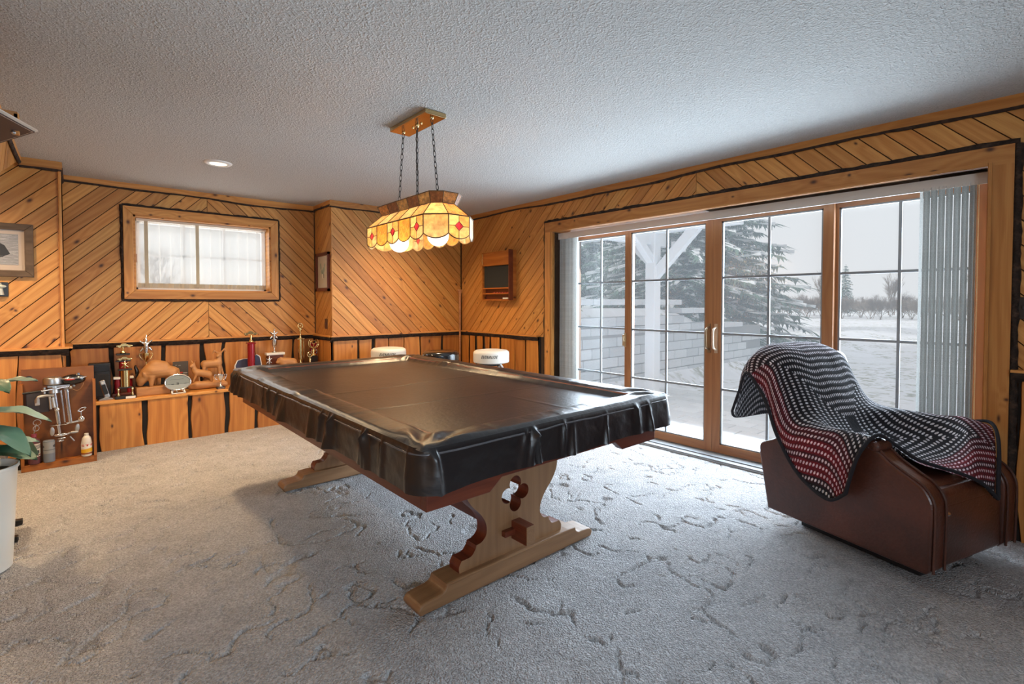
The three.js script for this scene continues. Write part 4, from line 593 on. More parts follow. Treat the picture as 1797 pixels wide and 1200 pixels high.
// ---------------------------------------------------------------- carving helper: smooth union of tapered limbs
function carve(bones, k = 0.012, cell = 0.006) {
  let lo = [9, 9, 9], hi = [-9, -9, -9]; for (const [a, b] of bones) for (const q of [a, b]) for (let c = 0; c < 3; c++) { lo[c] = Math.min(lo[c], q[c] - q[3] - 0.02); hi[c] = Math.max(hi[c], q[c] + q[3] + 0.02); }
  const n = [0, 1, 2].map((c) => Math.ceil((hi[c] - lo[c]) / cell) + 1), F = new Float32Array(n[0] * n[1] * n[2]), at = (i, j, l) => i + n[0] * (j + n[1] * l);
  const dist = (x, y, z) => { let d = 9; for (const [a, b] of bones) { const ex = b[0] - a[0], ey = b[1] - a[1], ez = b[2] - a[2], t = clamp(((x - a[0]) * ex + (y - a[1]) * ey + (z - a[2]) * ez) / (ex * ex + ey * ey + ez * ez + 1e-9)), q = Math.hypot(x - a[0] - ex * t, y - a[1] - ey * t, z - a[2] - ez * t) - lerp(a[3], b[3], t), h = clamp(0.5 + 0.5 * (d - q) / k); d = lerp(d, q, h) - k * h * (1 - h); } return d; };
  for (let l = 0; l < n[2]; l++) for (let j = 0; j < n[1]; j++) for (let i = 0; i < n[0]; i++) F[at(i, j, l)] = dist(lo[0] + i * cell, lo[1] + j * cell, lo[2] + l * cell);
  const id = new Int32Array(F.length).fill(-1), pos = [], idx = [];      // surface nets
  for (let l = 0; l + 1 < n[2]; l++) for (let j = 0; j + 1 < n[1]; j++) for (let i = 0; i + 1 < n[0]; i++) {
    let c = 0, X = 0, Y = 0, Z = 0; const e = (a, b) => { const fa = F[at(i + a[0], j + a[1], l + a[2])], fb = F[at(i + b[0], j + b[1], l + b[2])]; if (fa < 0 !== fb < 0) { const t = fa / (fa - fb); X += lerp(a[0], b[0], t); Y += lerp(a[1], b[1], t); Z += lerp(a[2], b[2], t); c++; } };
    for (const u of [0, 1]) for (const v of [0, 1]) { e([0, u, v], [1, u, v]); e([u, 0, v], [u, 1, v]); e([u, v, 0], [u, v, 1]); }
    if (c) { id[at(i, j, l)] = pos.length / 3; pos.push(lo[0] + (i + X / c) * cell, lo[1] + (j + Y / c) * cell, lo[2] + (l + Z / c) * cell); }
  }
  for (let l = 1; l + 1 < n[2]; l++) for (let j = 1; j + 1 < n[1]; j++) for (let i = 1; i + 1 < n[0]; i++) {
    const f = F[at(i, j, l)] < 0, q = (a, b, c, d, flip) => { if (Math.min(a, b, c, d) < 0) return; flip ? idx.push(a, c, b, a, d, c) : idx.push(a, b, c, a, c, d); };
    if (f !== F[at(i + 1, j, l)] < 0) q(id[at(i, j - 1, l - 1)], id[at(i, j, l - 1)], id[at(i, j, l)], id[at(i, j - 1, l)], !f);
    if (f !== F[at(i, j + 1, l)] < 0) q(id[at(i - 1, j, l - 1)], id[at(i - 1, j, l)], id[at(i, j, l)], id[at(i, j, l - 1)], !f);
    if (f !== F[at(i, j, l + 1)] < 0) q(id[at(i - 1, j - 1, l)], id[at(i, j - 1, l)], id[at(i, j, l)], id[at(i - 1, j, l)], !f);
  }
  const g = new THREE.BufferGeometry(); g.setAttribute('position', new THREE.Float32BufferAttribute(pos, 3)); g.setIndex(idx); g.computeVertexNormals(); g.setAttribute('uv', new THREE.Float32BufferAttribute(pos.reduce((o, x, i) => { if (i % 3 === 0) o.push(pos[i] / 2.4, (pos[i + 1] + pos[i + 2] * 0.5) / 0.6); return o; }, []), 2)); return g;
}
const L4 = (x0, y0, z0, r0, x1, y1, z1, r1) => [[x0, y0, z0, r0], [x1, y1, z1, r1]];
{
  const b = thing('bison_carving', 'carved wooden bison on a wood block beside the trophies', 'carving', [0.535, BT, -5.745]);
  part('wood_block', flatUV(rbox(0.26, 0.08, 0.13, 0.008, -0.02, 0.04, 0), 1 / 0.6, 1 / 0.6), carveWood, b);
  part('bison_figure', carve([L4(-0.02, 0.225, 0, 0.075, 0.13, 0.20, 0, 0.055), L4(0.0, 0.265, 0, 0.062, 0.06, 0.255, 0, 0.055), L4(-0.06, 0.20, 0, 0.062, -0.105, 0.145, 0, 0.042), L4(-0.105, 0.145, 0, 0.040, -0.115, 0.11, 0, 0.026), L4(-0.03, 0.17, 0.035, 0.03, -0.035, 0.09, 0.038, 0.016), L4(-0.01, 0.17, -0.035, 0.03, 0.0, 0.09, -0.038, 0.016), L4(0.13, 0.18, 0.03, 0.035, 0.125, 0.09, 0.034, 0.015), L4(0.15, 0.18, -0.03, 0.035, 0.155, 0.09, -0.034, 0.015), L4(-0.09, 0.19, 0.05, 0.012, -0.10, 0.22, 0.068, 0.006), L4(-0.09, 0.19, -0.05, 0.012, -0.10, 0.22, -0.068, 0.006), L4(0.18, 0.22, 0, 0.012, 0.195, 0.15, 0, 0.009)]), carveWood, b);
}
{
  const g = thing('goat_carving', 'carved wooden pair of mountain goats on a rocky wood base', 'carving', [0.97, BT, -5.77]);
  part('rock_base', carve([L4(-0.14, 0.035, 0, 0.032, 0.15, 0.03, 0, 0.028), L4(-0.1, 0.05, 0.02, 0.035, 0.05, 0.04, 0.02, 0.03), L4(0.0, 0.07, -0.03, 0.04, 0.13, 0.09, -0.03, 0.035), L4(-0.1, 0.03, -0.04, 0.03, 0.1, 0.03, -0.04, 0.03)], 0.03), carveWood, g);
  part('goat_figure', carve([L4(-0.10, 0.175, 0.02, 0.034, 0.0, 0.145, 0.02, 0.036), L4(-0.115, 0.19, 0.02, 0.026, -0.13, 0.245, 0.02, 0.02), L4(-0.13, 0.25, 0.02, 0.02, -0.15, 0.235, 0.035, 0.012), L4(-0.128, 0.265, 0.012, 0.007, -0.145, 0.30, 0.0, 0.004), L4(-0.125, 0.265, 0.03, 0.007, -0.115, 0.295, 0.045, 0.004), L4(-0.105, 0.16, 0.035, 0.014, -0.13, 0.085, 0.03, 0.008), L4(-0.085, 0.155, 0.005, 0.014, -0.075, 0.08, 0.01, 0.008), L4(0.01, 0.13, 0.035, 0.018, 0.03, 0.07, 0.03, 0.009), L4(0.015, 0.13, 0.005, 0.018, 0.05, 0.065, 0.01, 0.009)], 0.012, 0.005), carveWood, g);
  part('goat_figure', carve([L4(-0.02, 0.245, -0.03, 0.038, 0.09, 0.245, -0.03, 0.042), L4(0.10, 0.26, -0.03, 0.032, 0.105, 0.325, -0.03, 0.024), L4(0.105, 0.335, -0.03, 0.024, 0.085, 0.32, 0.0, 0.013), L4(0.12, 0.35, -0.03, 0.010, 0.155, 0.385, -0.03, 0.007), L4(0.155, 0.385, -0.03, 0.007, 0.17, 0.355, -0.025, 0.004), L4(0.09, 0.355, -0.03, 0.010, 0.06, 0.375, -0.02, 0.007), L4(0.06, 0.375, -0.02, 0.007, 0.045, 0.345, -0.01, 0.004), L4(-0.03, 0.22, -0.015, 0.018, -0.035, 0.11, -0.015, 0.009), L4(-0.01, 0.22, -0.045, 0.018, 0.0, 0.1, -0.045, 0.009), L4(0.1, 0.22, -0.015, 0.018, 0.11, 0.11, -0.015, 0.01), L4(0.115, 0.22, -0.045, 0.018, 0.15, 0.10, -0.045, 0.01)], 0.012, 0.005), carveWood, g);
}
{
  const g = thing('bear_carving', 'small brown carved bear lying on a block behind the table cover', 'carving', [1.72, BT, -5.70]);
  part('wood_block', rbox(0.2, 0.17, 0.09, 0.006, 0, 0.085, 0), walnut, g);
  part('bear_figure', carve([L4(-0.055, 0.225, 0, 0.045, 0.05, 0.21, 0, 0.045), L4(-0.085, 0.235, 0, 0.032, -0.11, 0.22, 0.01, 0.016), L4(-0.08, 0.265, 0.018, 0.01, -0.08, 0.268, 0.02, 0.01), L4(0.06, 0.19, 0.02, 0.03, 0.09, 0.18, 0.025, 0.018), L4(-0.05, 0.19, 0.025, 0.025, -0.07, 0.178, 0.035, 0.014)]), carveWood, g);
}
// ---------------------------------------------------------------- trophies
const marble = std({ color: C(0.75, 0.72, 0.66), roughness: 0.3 }), ruby = phys({ color: C(0.30, 0.012, 0.02), roughness: 0.25, metalness: 0.4, clearcoat: 0.6 });
const carGeo = (s) => merge([extrude(smooth([[-0.06, 0.008], [-0.058, 0.02], [-0.03, 0.023], [-0.018, 0.036], [0.012, 0.036], [0.028, 0.023], [0.058, 0.019], [0.06, 0.008]], 3), 0.036, 0.003).translate(0, 0, -0.018), ...[-0.035, 0.035].flatMap((x) => [-0.018, 0.018].map((z) => cyl(0.011, 0.011, 0.008, 0, 0, 0, 12).rotateX(PI / 2).translate(x, 0.009, z)))]).scale(s, s, s);
const wheelGeo = (r) => merge([new THREE.TorusGeometry(r, r * 0.14, 8, 28), ...[0.5, 2.6, 4.7].map((a) => bar([0, 0, 0], [r * Math.cos(a), r * Math.sin(a), 0], r * 0.09)), cyl(r * 0.25, r * 0.25, r * 0.2, 0, 0, 0, 12).rotateX(PI / 2)]);
const winged = () => carve([L4(0, 0.0, 0, 0.014, 0, 0.06, 0, 0.018), L4(0, 0.07, 0, 0.016, 0, 0.085, 0, 0.014), L4(0, 0.11, 0, 0.014, 0, 0.115, 0, 0.013), L4(0.01, 0.08, 0, 0.009, 0.045, 0.11, 0, 0.006), L4(-0.01, 0.08, 0, 0.009, -0.045, 0.105, 0, 0.006), L4(-0.02, 0.05, -0.01, 0.012, -0.042, 0.02, -0.01, 0.008), L4(0.02, 0.05, -0.01, 0.012, 0.042, 0.025, -0.01, 0.008), L4(0.0, 0.12, 0, 0.008, 0.005, 0.155, 0, 0.004)], 0.008, 0.004);
const cupGeo = (r, h) => lathe([[0.001, 0], [r * 0.75, 0], [r * 0.7, h * 0.06], [r * 0.2, h * 0.14], [r * 0.16, h * 0.34], [r * 0.28, h * 0.4], [r * 0.72, h * 0.56], [r * 0.92, h * 0.8], [r, h], [r * 0.92, h], [r * 0.6, h * 0.6], [0.001, h * 0.5]], 24);
const handles = (r, h) => merge([1, -1].map((s) => tube([[s * r * 0.85, h * 0.92, 0], [s * r * 1.5, h * 0.98, 0], [s * r * 1.55, h * 0.8, 0], [s * r * 1.05, h * 0.58, 0], [s * r * 0.7, h * 0.55, 0]], r * 0.1, 20, 6)));
{
  const t = thing('trophy', 'gold column trophy on a marble foot beside the cordless phone', 'trophy', [0.305, BT, -5.665], 0, 'trophies on the bench');
  part('base', merge([rbox(0.15, 0.025, 0.09, 0.004, 0, 0.0125, 0)]), black, t); part('plate', box(0.07, 0.02, 0.003, 0.035, 0.0125, 0.047), marble, t);
  for (const [x, z] of [[-0.05, 0.02], [0.05, 0.02], [-0.05, -0.02], [0.05, -0.02]]) part('post', lathe([[0.001, 0], [0.012, 0], [0.012, 0.01], [0.005, 0.02], [0.007, 0.05], [0.012, 0.07], [0.001, 0.07]], 12).translate(x, 0.025, z), gold, t);
  part('tier', rbox(0.09, 0.012, 0.07, 0.003, 0, 0.1, 0), black, t); part('column', new THREE.CylinderGeometry(0.034, 0.034, 0.15, 12).translate(0, 0.181, 0), gold, t); part('tier', rbox(0.10, 0.012, 0.075, 0.003, 0, 0.262, 0), black, t);
  const f = part('figure', winged().scale(0.55, 0.5, 0.55), gold, t); f.position.set(0, 0.27, 0);
}
{
  const t = thing('trophy', 'tall trophy with red columns and racing cars behind the gold column', 'trophy', [0.302, BT, -5.83], 0, 'trophies on the bench');
  part('base', rbox(0.17, 0.03, 0.08, 0.004, 0, 0.015, 0), walnut, t); for (const x of [-0.045, 0.045]) part('column', cyl(0.022, 0.022, 0.13, x, 0.095, 0, 16), ruby, t);
  part('tier', rbox(0.15, 0.02, 0.07, 0.004, 0, 0.17, 0), marble, t); part('column', cyl(0.032, 0.032, 0.14, 0, 0.25, 0, 20), ruby, t); part('tier', rbox(0.11, 0.012, 0.06, 0.003, 0, 0.326, 0), black, t);
  part('car_figure', carGeo(0.9).translate(0.01, 0.332, 0), gold, t); part('tier', rbox(0.10, 0.014, 0.06, 0.003, 0, 0.388, 0), black, t); part('stem', lathe([[0.001, 0], [0.024, 0], [0.02, 0.015], [0.007, 0.03], [0.009, 0.06], [0.001, 0.062]], 16).translate(0, 0.395, 0), gold, t); part('car_figure', carGeo(1).translate(0.01, 0.452, 0), gold, t);
}
{
  const t = thing('trophy', 'silver winged figure on a two-handled cup rising behind the bison', 'trophy', [0.478, BT, -5.862], 0, 'trophies on the bench');
  part('base', merge([rbox(0.1, 0.16, 0.06, 0.004, 0, 0.08, 0)]), black, t); part('stem', lathe([[0.001, 0], [0.025, 0], [0.012, 0.03], [0.008, 0.06], [0.012, 0.1], [0.001, 0.1]], 16).translate(0, 0.16, 0), gold, t);
  part('cup', cupGeo(0.032, 0.13).translate(0, 0.255, 0), gold, t); part('handle', handles(0.032, 0.13).translate(0, 0.255, 0), gold, t); const f = part('figure', winged().scale(1.05, 1.15, 1.05), silver, t); f.position.set(0, 0.38, 0);
}
{
  const t = thing('trophy', 'small silver loving cup at the front edge of the bench', 'trophy', [1.062, BT, -5.665], 0, 'trophies on the bench');
  part('base', rbox(0.075, 0.022, 0.06, 0.004, 0, 0.011, 0), black, t); part('plate', box(0.06, 0.014, 0.003, 0, 0.011, 0.031), silver, t); part('cup', cupGeo(0.034, 0.125).translate(0, 0.022, 0), silver, t); part('handle', handles(0.034, 0.125).translate(0, 0.022, 0), silver, t);
}
{
  const t = thing('trophy', 'ruby red column trophy topped by a gold racing car', 'trophy', [1.368, BT, -5.76], 0, 'trophies on the bench');
  part('base', rbox(0.15, 0.03, 0.09, 0.004, 0, 0.015, 0), marble, t); part('column', cyl(0.036, 0.036, 0.40, 0, 0.23, 0, 24), ruby, t); part('tier', rbox(0.085, 0.012, 0.07, 0.003, 0, 0.437, 0), ruby, t); part('stem', lathe([[0.001, 0], [0.026, 0], [0.02, 0.015], [0.008, 0.04], [0.012, 0.08], [0.001, 0.082]], 16).translate(0, 0.443, 0), gold, t); part('car_figure', carGeo(1.15).translate(-0.005, 0.523, 0), gold, t);
}
{
  const t = thing('trophy', 'silver cup trophy standing on a white topped wooden box', 'trophy', [1.62, BT, -5.84], 0, 'trophies on the bench');
  part('box_base', rbox(0.16, 0.29, 0.075, 0.004, 0.005, 0.145, 0), walnut, t); part('marble_top', rbox(0.19, 0.026, 0.085, 0.004, 0.005, 0.303, 0), marble, t); part('cup', cupGeo(0.036, 0.145).translate(0, 0.316, 0), silver, t); const f = part('figure', winged().scale(0.85, 0.8, 0.85), silver, t); f.position.set(0, 0.455, 0);
}
{
  const t = thing('trophy', 'slim gold column trophy with a round medallion on top', 'trophy', [1.885, BT, -5.79], 0, 'trophies on the bench');
  part('base', rbox(0.12, 0.17, 0.08, 0.01, 0, 0.085, 0), black, t); part('stem', lathe([[0.001, 0], [0.03, 0], [0.012, 0.03], [0.01, 0.06], [0.001, 0.06]], 16).translate(0, 0.17, 0), gold, t); part('column', merge([0, 1, 2, 3, 4].map((k) => cyl(0.026, 0.026, 0.043, 0, 0.25 + k * 0.045, 0, 14))), gold, t); part('tier', merge([rbox(0.085, 0.01, 0.06, 0.003, 0, 0.458, 0), cyl(0.006, 0.006, 0.22, 0.036, 0.35, 0, 8)]), gold, t); part('stem', lathe([[0.001, 0], [0.024, 0], [0.008, 0.025], [0.006, 0.07], [0.02, 0.09], [0.026, 0.115], [0.001, 0.12]], 16).translate(0, 0.463, 0), gold, t); part('medallion', merge([new THREE.TorusGeometry(0.026, 0.007, 8, 24), sph(0.01, 0, 0, 0)]).translate(0, 0.605, 0), gold, t);
}
{
  const t = thing('trophy', 'steering wheel trophy on a dark base near the wall corner', 'trophy', [2.02, BT, -5.755], 0, 'trophies on the bench');
  part('base', merge([rbox(0.075, 0.26, 0.05, 0.004, 0, 0.13, 0)]), black, t); part('stem', lathe([[0.001, 0], [0.034, 0], [0.03, 0.012], [0.01, 0.03], [0.024, 0.055], [0.008, 0.085], [0.001, 0.09]], 16).translate(0, 0.26, 0), gold, t); const w = part('steering_wheel', wheelGeo(0.04), gold, t); w.position.set(0, 0.395, 0); part('laurel', merge([1, -1].map((s) => tube([[s * 0.012, 0.345, 0], [s * 0.05, 0.37, 0], [s * 0.056, 0.41, 0], [s * 0.045, 0.445, 0]], 0.006, 16, 6))), gold, t);
}
{
  const t = thing('trophy', 'little gold steering wheel trophy in front of the larger one', 'trophy', [1.95, BT, -5.675], 0, 'trophies on the bench');
  part('base', merge([rbox(0.06, 0.17, 0.05, 0.004, 0, 0.085, 0)]), black, t); part('stem', lathe([[0.001, 0], [0.026, 0], [0.008, 0.03], [0.014, 0.06], [0.001, 0.085]], 16).translate(0, 0.17, 0), gold, t); const w = part('steering_wheel', wheelGeo(0.028), gold, t); w.position.set(0, 0.285, 0);
}
{
  const t = thing('award_plaque', 'maroon award plaque with a black wheel emblem at the end of the bench', 'plaque', [2.06, BT, -5.87]);
  part('board', rbox(0.085, 0.40, 0.02, 0.004, 0, 0.2, 0), ruby, t); part('emblem', wheelGeo(0.032).translate(0.0, 0.3, 0.018), steel, t); part('plate', rbox(0.05, 0.06, 0.006, 0.002, 0, 0.13, 0.013), steel, t);
}
{
  const p = thing('shield_plaque', 'navy shield plaque with a white border behind the red trophy', 'plaque', [1.355, BT, -5.845]);
  const o = [[-0.13, 0.0], [0.13, 0.0], [0.135, 0.2], [0.12, 0.285], [0.085, 0.31], [0.05, 0.285], [0.0, 0.27], [-0.05, 0.27], [-0.105, 0.255], [-0.13, 0.2]];
  part('border', extrude(o, 0.014, 0.002), white, p); part('field', extrude(o.map(([x, y]) => [x * 0.93, 0.012 + y * 0.945]), 0.008, 0.002).translate(0, 0, 0.012), std({ color: C(0.035, 0.04, 0.09), roughness: 0.45 }), p);
}
{
  const p = thing('figurine', 'small pewter figurine on a black block beside the cup trophy', 'figurine', [1.535, BT, -5.72]);
  part('block', rbox(0.05, 0.2, 0.05, 0.004, 0, 0.1, 0), black, p); const f = part('figure', winged().scale(0.6, 0.6, 0.6), silver, p); f.position.set(0, 0.2, 0);
}
{
  const p = thing('oval_plaque', 'oval metal plaque with an engraved lake scene on a small easel', 'plaque', [0.70, BT, -5.64]);
  const el = (a, b) => { const o = []; for (let i = 0; i < 40; i++) o.push([a * Math.cos(i * PI / 20), b * Math.sin(i * PI / 20)]); return o; };
  const pic = canvasTex(256, 192, (c, w, h) => { c.fillStyle = '#aab4b2'; c.fillRect(0, 0, w, h); c.fillStyle = '#c9d0cd'; c.fillRect(0, h * 0.62, w, h); c.strokeStyle = '#5d6868'; c.lineWidth = 3; c.beginPath(); c.moveTo(20, 120); c.bezierCurveTo(60, 100, 90, 130, 130, 118); c.bezierCurveTo(170, 104, 200, 128, 240, 112); c.stroke(); c.beginPath(); c.moveTo(50, 60); c.bezierCurveTo(90, 45, 130, 64, 190, 52); c.stroke(); c.fillStyle = '#3b4444'; for (const [x, y, a, b] of [[118, 96, 8, 30], [132, 100, 7, 26], [62, 112, 26, 9], [190, 112, 30, 6]]) c.fillRect(x, y, a, b); });
  const rim = part('rim', extrude(el(0.108, 0.078), 0.012, 0.003, [el(0.098, 0.068)]), silver, p), face = part('engraved_face', new THREE.ShapeGeometry(shapeOf(el(0.099, 0.069))), std({ map: pic, roughness: 0.6, color: C(0.5, 0.5, 0.5) }), p);
  { const g = face.geometry, a = g.attributes.position, uv = g.attributes.uv; for (let i = 0; i < a.count; i++) uv.setXY(i, a.getX(i) / 0.2 + 0.5, a.getY(i) / 0.14 + 0.5); }
  part('backing', extrude(el(0.1, 0.07), 0.004).translate(0, 0, -0.001), steel, p); face.position.z = 0.006;
  for (const m of p.children) { m.position.y = 0.105; m.rotation.x = -0.18; m.position.z += -0.01; }
  part('easel', merge([bar([-0.05, 0.002, 0.035], [-0.05, 0.03, 0.0], 0.006), bar([0.05, 0.002, 0.035], [0.05, 0.03, 0.0], 0.006), bar([-0.05, 0.006, 0.03], [0.05, 0.006, 0.03], 0.005), bar([-0.05, 0.002, 0.0], [0, 0.11, -0.035], 0.005), bar([0.05, 0.002, 0.0], [0, 0.11, -0.035], 0.005), bar([0, 0.11, -0.035], [0, 0.002, -0.08], 0.005), sph(0.009, -0.05, 0.012, 0.04), sph(0.009, 0.05, 0.012, 0.04)]), marble, p);
}
{
  const c = thing('greeting_card', 'dark printed card with red stripes leaning behind the bison', 'card', [0.755, BT, -5.885]);
  part('card', box(0.13, 0.28, 0.004, 0, 0.14, 0), std({ map: canvasTex(128, 256, (g, w, h) => { g.fillStyle = '#4a4034'; g.fillRect(0, 0, w, h); g.fillStyle = '#c23a2c'; g.fillRect(6, 96, 76, 10); g.fillRect(14, 112, 60, 14); g.fillStyle = '#b9b7b0'; g.fillRect(84, 104, 36, 6); g.fillRect(70, 120, 50, 5); g.fillStyle = '#86807a'; g.fillRect(20, 30, 14, 6); g.fillRect(46, 34, 20, 5); }), roughness: 0.5 }), c);
}
{
  const p = thing('cordless_phone', 'silver cordless phone leaning in its charging cradle', 'phone', [0.165, BT, -5.675], 0.1);
  part('cradle', merge([extrude([[-0.055, 0], [0.06, 0], [0.05, 0.018], [-0.01, 0.03], [-0.05, 0.014]], 0.075, 0.004).translate(0, 0, -0.04)]), silver, p);
  const h = new THREE.Group(); h.name = 'handset'; p.add(h); h.position.set(0.015, 0.02, 0); h.rotation.z = 0.25; part('case', rbox(0.042, 0.165, 0.028, 0.01, 0, 0.082, 0, 3), steel, h); part('keypad', rbox(0.03, 0.09, 0.004, 0.0015, 0, 0.08, 0.014), black, h); part('screen', rbox(0.016, 0.014, 0.004, 0.0015, 0, 0.14, 0.0142), white, h);
}
{
  const s = thing('speaker_box', 'black box speaker standing behind the cordless phone', 'speaker', [0.132, BT, -5.84]);
  part('cabinet', rbox(0.155, 0.32, 0.11, 0.008, 0, 0.16, 0), black, s); part('grille', rbox(0.13, 0.2, 0.01, 0.004, 0, 0.12, 0.056), std({ color: C(0.03, 0.033, 0.04), roughness: 0.9 }), s); part('control_panel', rbox(0.135, 0.055, 0.008, 0.003, 0, 0.272, 0.056), blackGloss, s);
}
{
  const s = thing('dark_vase', 'slender black vase between the gold trophy and the bison', 'vase', [0.405, BT, -5.855]);
  part('body', carve([L4(0, 0.02, 0, 0.02, 0.0, 0.2, 0, 0.032), L4(0.0, 0.22, 0, 0.03, -0.02, 0.25, 0, 0.026), L4(0, 0.02, 0, 0.022, 0.01, 0.02, 0.01, 0.02)]).scale(0.5, 1, 0.7), blackGloss, s);
}
// ---------------------------------------------------------------- antique outboard motor display
{
  const d = thing('display_box', 'shallow wooden display tray leaning on the wall holding the antique outboard motor', 'display', [-0.13, 0, -5.385]);
  const ply = wood(slabTex, 0.40, 0.32, 0.28, 0.45), side = wood(slabTex, 0.62, 0.5, 0.4, 0.5);
  part('back_board', flatUV(box(0.43, 0.785, 0.016, 0, 0.395, -0.008), 1 / 0.6, 1 / 2.4), ply, d); part('side_board', swapUV(flatUV(box(0.018, 0.675, 0.075, -0.214, 0.34, 0.035), 1 / 0.6, 1 / 2.4)), side, d); part('side_board', swapUV(flatUV(box(0.018, 0.675, 0.075, 0.214, 0.34, 0.035), 1 / 0.6, 1 / 2.4, .3, .3)), side, d); part('ledge', flatUV(box(0.446, 0.05, 0.075, 0, 0.027, 0.035), 1 / 2.4, 1 / 0.6), side, d);
  part('hand_hole', cyl(0.02, 0.02, 0.004, 0, 0, 0, 20).rotateX(PI / 2).scale(1.2, 0.8, 1).translate(-0.175, 0.72, 0.002), black, d); part('transom_block', rbox(0.13, 0.17, 0.03, 0.004, -0.125, 0.53, 0.016), std({ color: C(0.06, 0.05, 0.055), roughness: 0.5 }), d);
  const m = thing('outboard_motor', 'antique chrome outboard motor with a red and black tank on the display tray', 'outboard motor', [-0.13, 0, -5.335]);
  part('flywheel', lathe([[0.001, 0], [0.058, 0], [0.06, 0.008], [0.058, 0.05], [0.05, 0.058], [0.02, 0.064], [0.001, 0.064]], 28).translate(-0.035, 0.662, 0), steel, m);
  part('fuel_tank', sph(0.05, 0.085, 0.69, 0, 24, 1.6, 0.85, 0.85), blackGloss, m); part('tank_band', merge([new THREE.TorusGeometry(0.05, 0.006, 8, 40).rotateX(PI / 2).scale(1.62, 1, 0.87).translate(0.085, 0.705, 0), cyl(0.016, 0.016, 0.016, 0.115, 0.733, 0, 16)]), chrome, m); part('tank_label', sph(0.05, 0.072, 0.697, 0.008, 16, 1.0, 0.33, 0.82), std({ color: C(0.55, 0.06, 0.05), roughness: 0.35 }), m);
  part('crankcase', merge([box(0.13, 0.012, 0.05, 0.0, 0.648, 0), cyl(0.03, 0.036, 0.05, -0.03, 0.62, 0, 16), cyl(0.012, 0.012, 0.06, 0.05, 0.62, 0, 12), cyl(0.01, 0.01, 0.05, -0.085, 0.62, 0.01, 12), sph(0.012, 0.07, 0.628, 0.02), sph(0.01, 0.09, 0.64, 0.01), cyl(0.022, 0.018, 0.03, 0.045, 0.632, 0, 14)]), steel, m);
  part('tiller_handle', merge([bar([-0.1, 0.62, 0.03], [0.06, 0.64, 0.03], 0.007)]), chrome, m); part('tiller_grip', bar([-0.205, 0.612, 0.03], [-0.1, 0.62, 0.03], 0.009), black, m);
  part('spark_lead', tube([[0.06, 0.63, 0.02], [0.11, 0.6, 0.03], [0.14, 0.63, 0.03], [0.15, 0.66, 0.02]], 0.004, 20, 6), std({ color: C(0.18, 0.08, 0.03), roughness: 0.5 }), m);
  part('clamp_bracket', merge([tube([[-0.03, 0.58, 0.01], [-0.09, 0.58, 0.02], [-0.12, 0.572, 0.03], [-0.125, 0.53, 0.03]], 0.012, 16, 8), rbox(0.03, 0.05, 0.03, 0.006, -0.125, 0.535, 0.02), bar([-0.055, 0.57, 0.015], [-0.05, 0.47, 0.015], 0.008), bar([-0.04, 0.56, 0.015], [-0.03, 0.48, 0.015], 0.012)]), std({ color: C(0.6, 0.58, 0.55), metalness: 1, roughness: 0.4 }), m);
  part('drive_shaft', merge([bar([-0.03, 0.6, 0], [-0.005, 0.345, 0], 0.017, 0.015, 14), sph(0.02, -0.015, 0.46, 0)]), chrome, m); part('water_tube', bar([0.012, 0.61, 0], [0.032, 0.35, 0], 0.006, 0.006, 8), chrome, m); part('exhaust_tube', bar([0.045, 0.61, 0], [0.066, 0.345, 0], 0.014, 0.014, 12), chrome, m);
  part('cavitation_plate', merge([sph(0.05, 0.0, 0.338, 0, 20, 1.3, 0.14, 0.7), bar([0.04, 0.34, 0], [0.12, 0.35, 0], 0.008, 0.012), sph(0.024, 0.132, 0.362, 0.005, 16, 1, 1, 0.6), bar([0.132, 0.37, 0], [0.13, 0.42, 0], 0.006), new THREE.TorusGeometry(0.02, 0.007, 8, 20).scale(1.2, 0.6, 1).rotateZ(0.5).translate(0.135, 0.44, 0)]), chrome, m);
  part('gear_housing', merge([bar([-0.008, 0.335, 0], [0.0, 0.26, 0], 0.012), sph(0.028, 0.005, 0.255, 0, 18, 1.6, 0.6, 0.8), sph(0.02, 0.01, 0.225, 0, 16, 1.4, 0.5, 0.7), new THREE.TorusGeometry(0.022, 0.004, 6, 20).rotateX(1.2).translate(0.005, 0.205, 0)]), chrome, m);
  part('propeller', merge([sph(0.03, 0.075, 0.30, 0, 16, 0.5, 1.2, 0.2).rotateZ(-0.1), sph(0.03, -0.045, 0.29, 0.01, 16, 0.5, 1.2, 0.2), sph(0.02, 0.085, 0.26, 0, 14, 1.4, 0.5, 0.4), bar([0.06, 0.23, 0], [0.085, 0.19, 0.0], 0.005), bar([0.04, 0.25, 0], [0.06, 0.26, 0], 0.008)]), steel, m);
  const label = (bg, draw) => std({ map: canvasTex(128, 128, (c, w, h) => { c.fillStyle = bg; c.fillRect(0, 0, w, h); draw(c, w, h); }), roughness: 0.5 });
  const b1 = thing('oil_bottle', 'maroon oil bottle with a white label in the display tray', 'bottle', [-0.28, 0.053, -5.335]);
  part('body', lathe([[0.001, 0], [0.034, 0], [0.036, 0.006], [0.036, 0.17], [0.03, 0.19], [0.015, 0.2], [0.013, 0.215], [0.001, 0.215]], 20), std({ color: C(0.10, 0.03, 0.04), roughness: 0.3 }), b1); part('cap', cyl(0.017, 0.017, 0.024, 0, 0.222, 0, 16), std({ color: C(0.25, 0.04, 0.07), roughness: 0.4 }), b1);
  part('paper_label', cyl(0.0365, 0.0365, 0.1, 0, 0.11, 0, 24).rotateY(-0.4), label('#c9c4b8', (c) => { c.fillStyle = '#34303a'; for (let k = 0; k < 4; k++) { c.fillRect(0, 14 + k * 10, 128, 5); } c.fillRect(8, 66, 20, 34); c.fillRect(72, 66, 20, 34); c.fillStyle = '#8a2b2b'; c.fillRect(0, 108, 128, 10); }), b1);
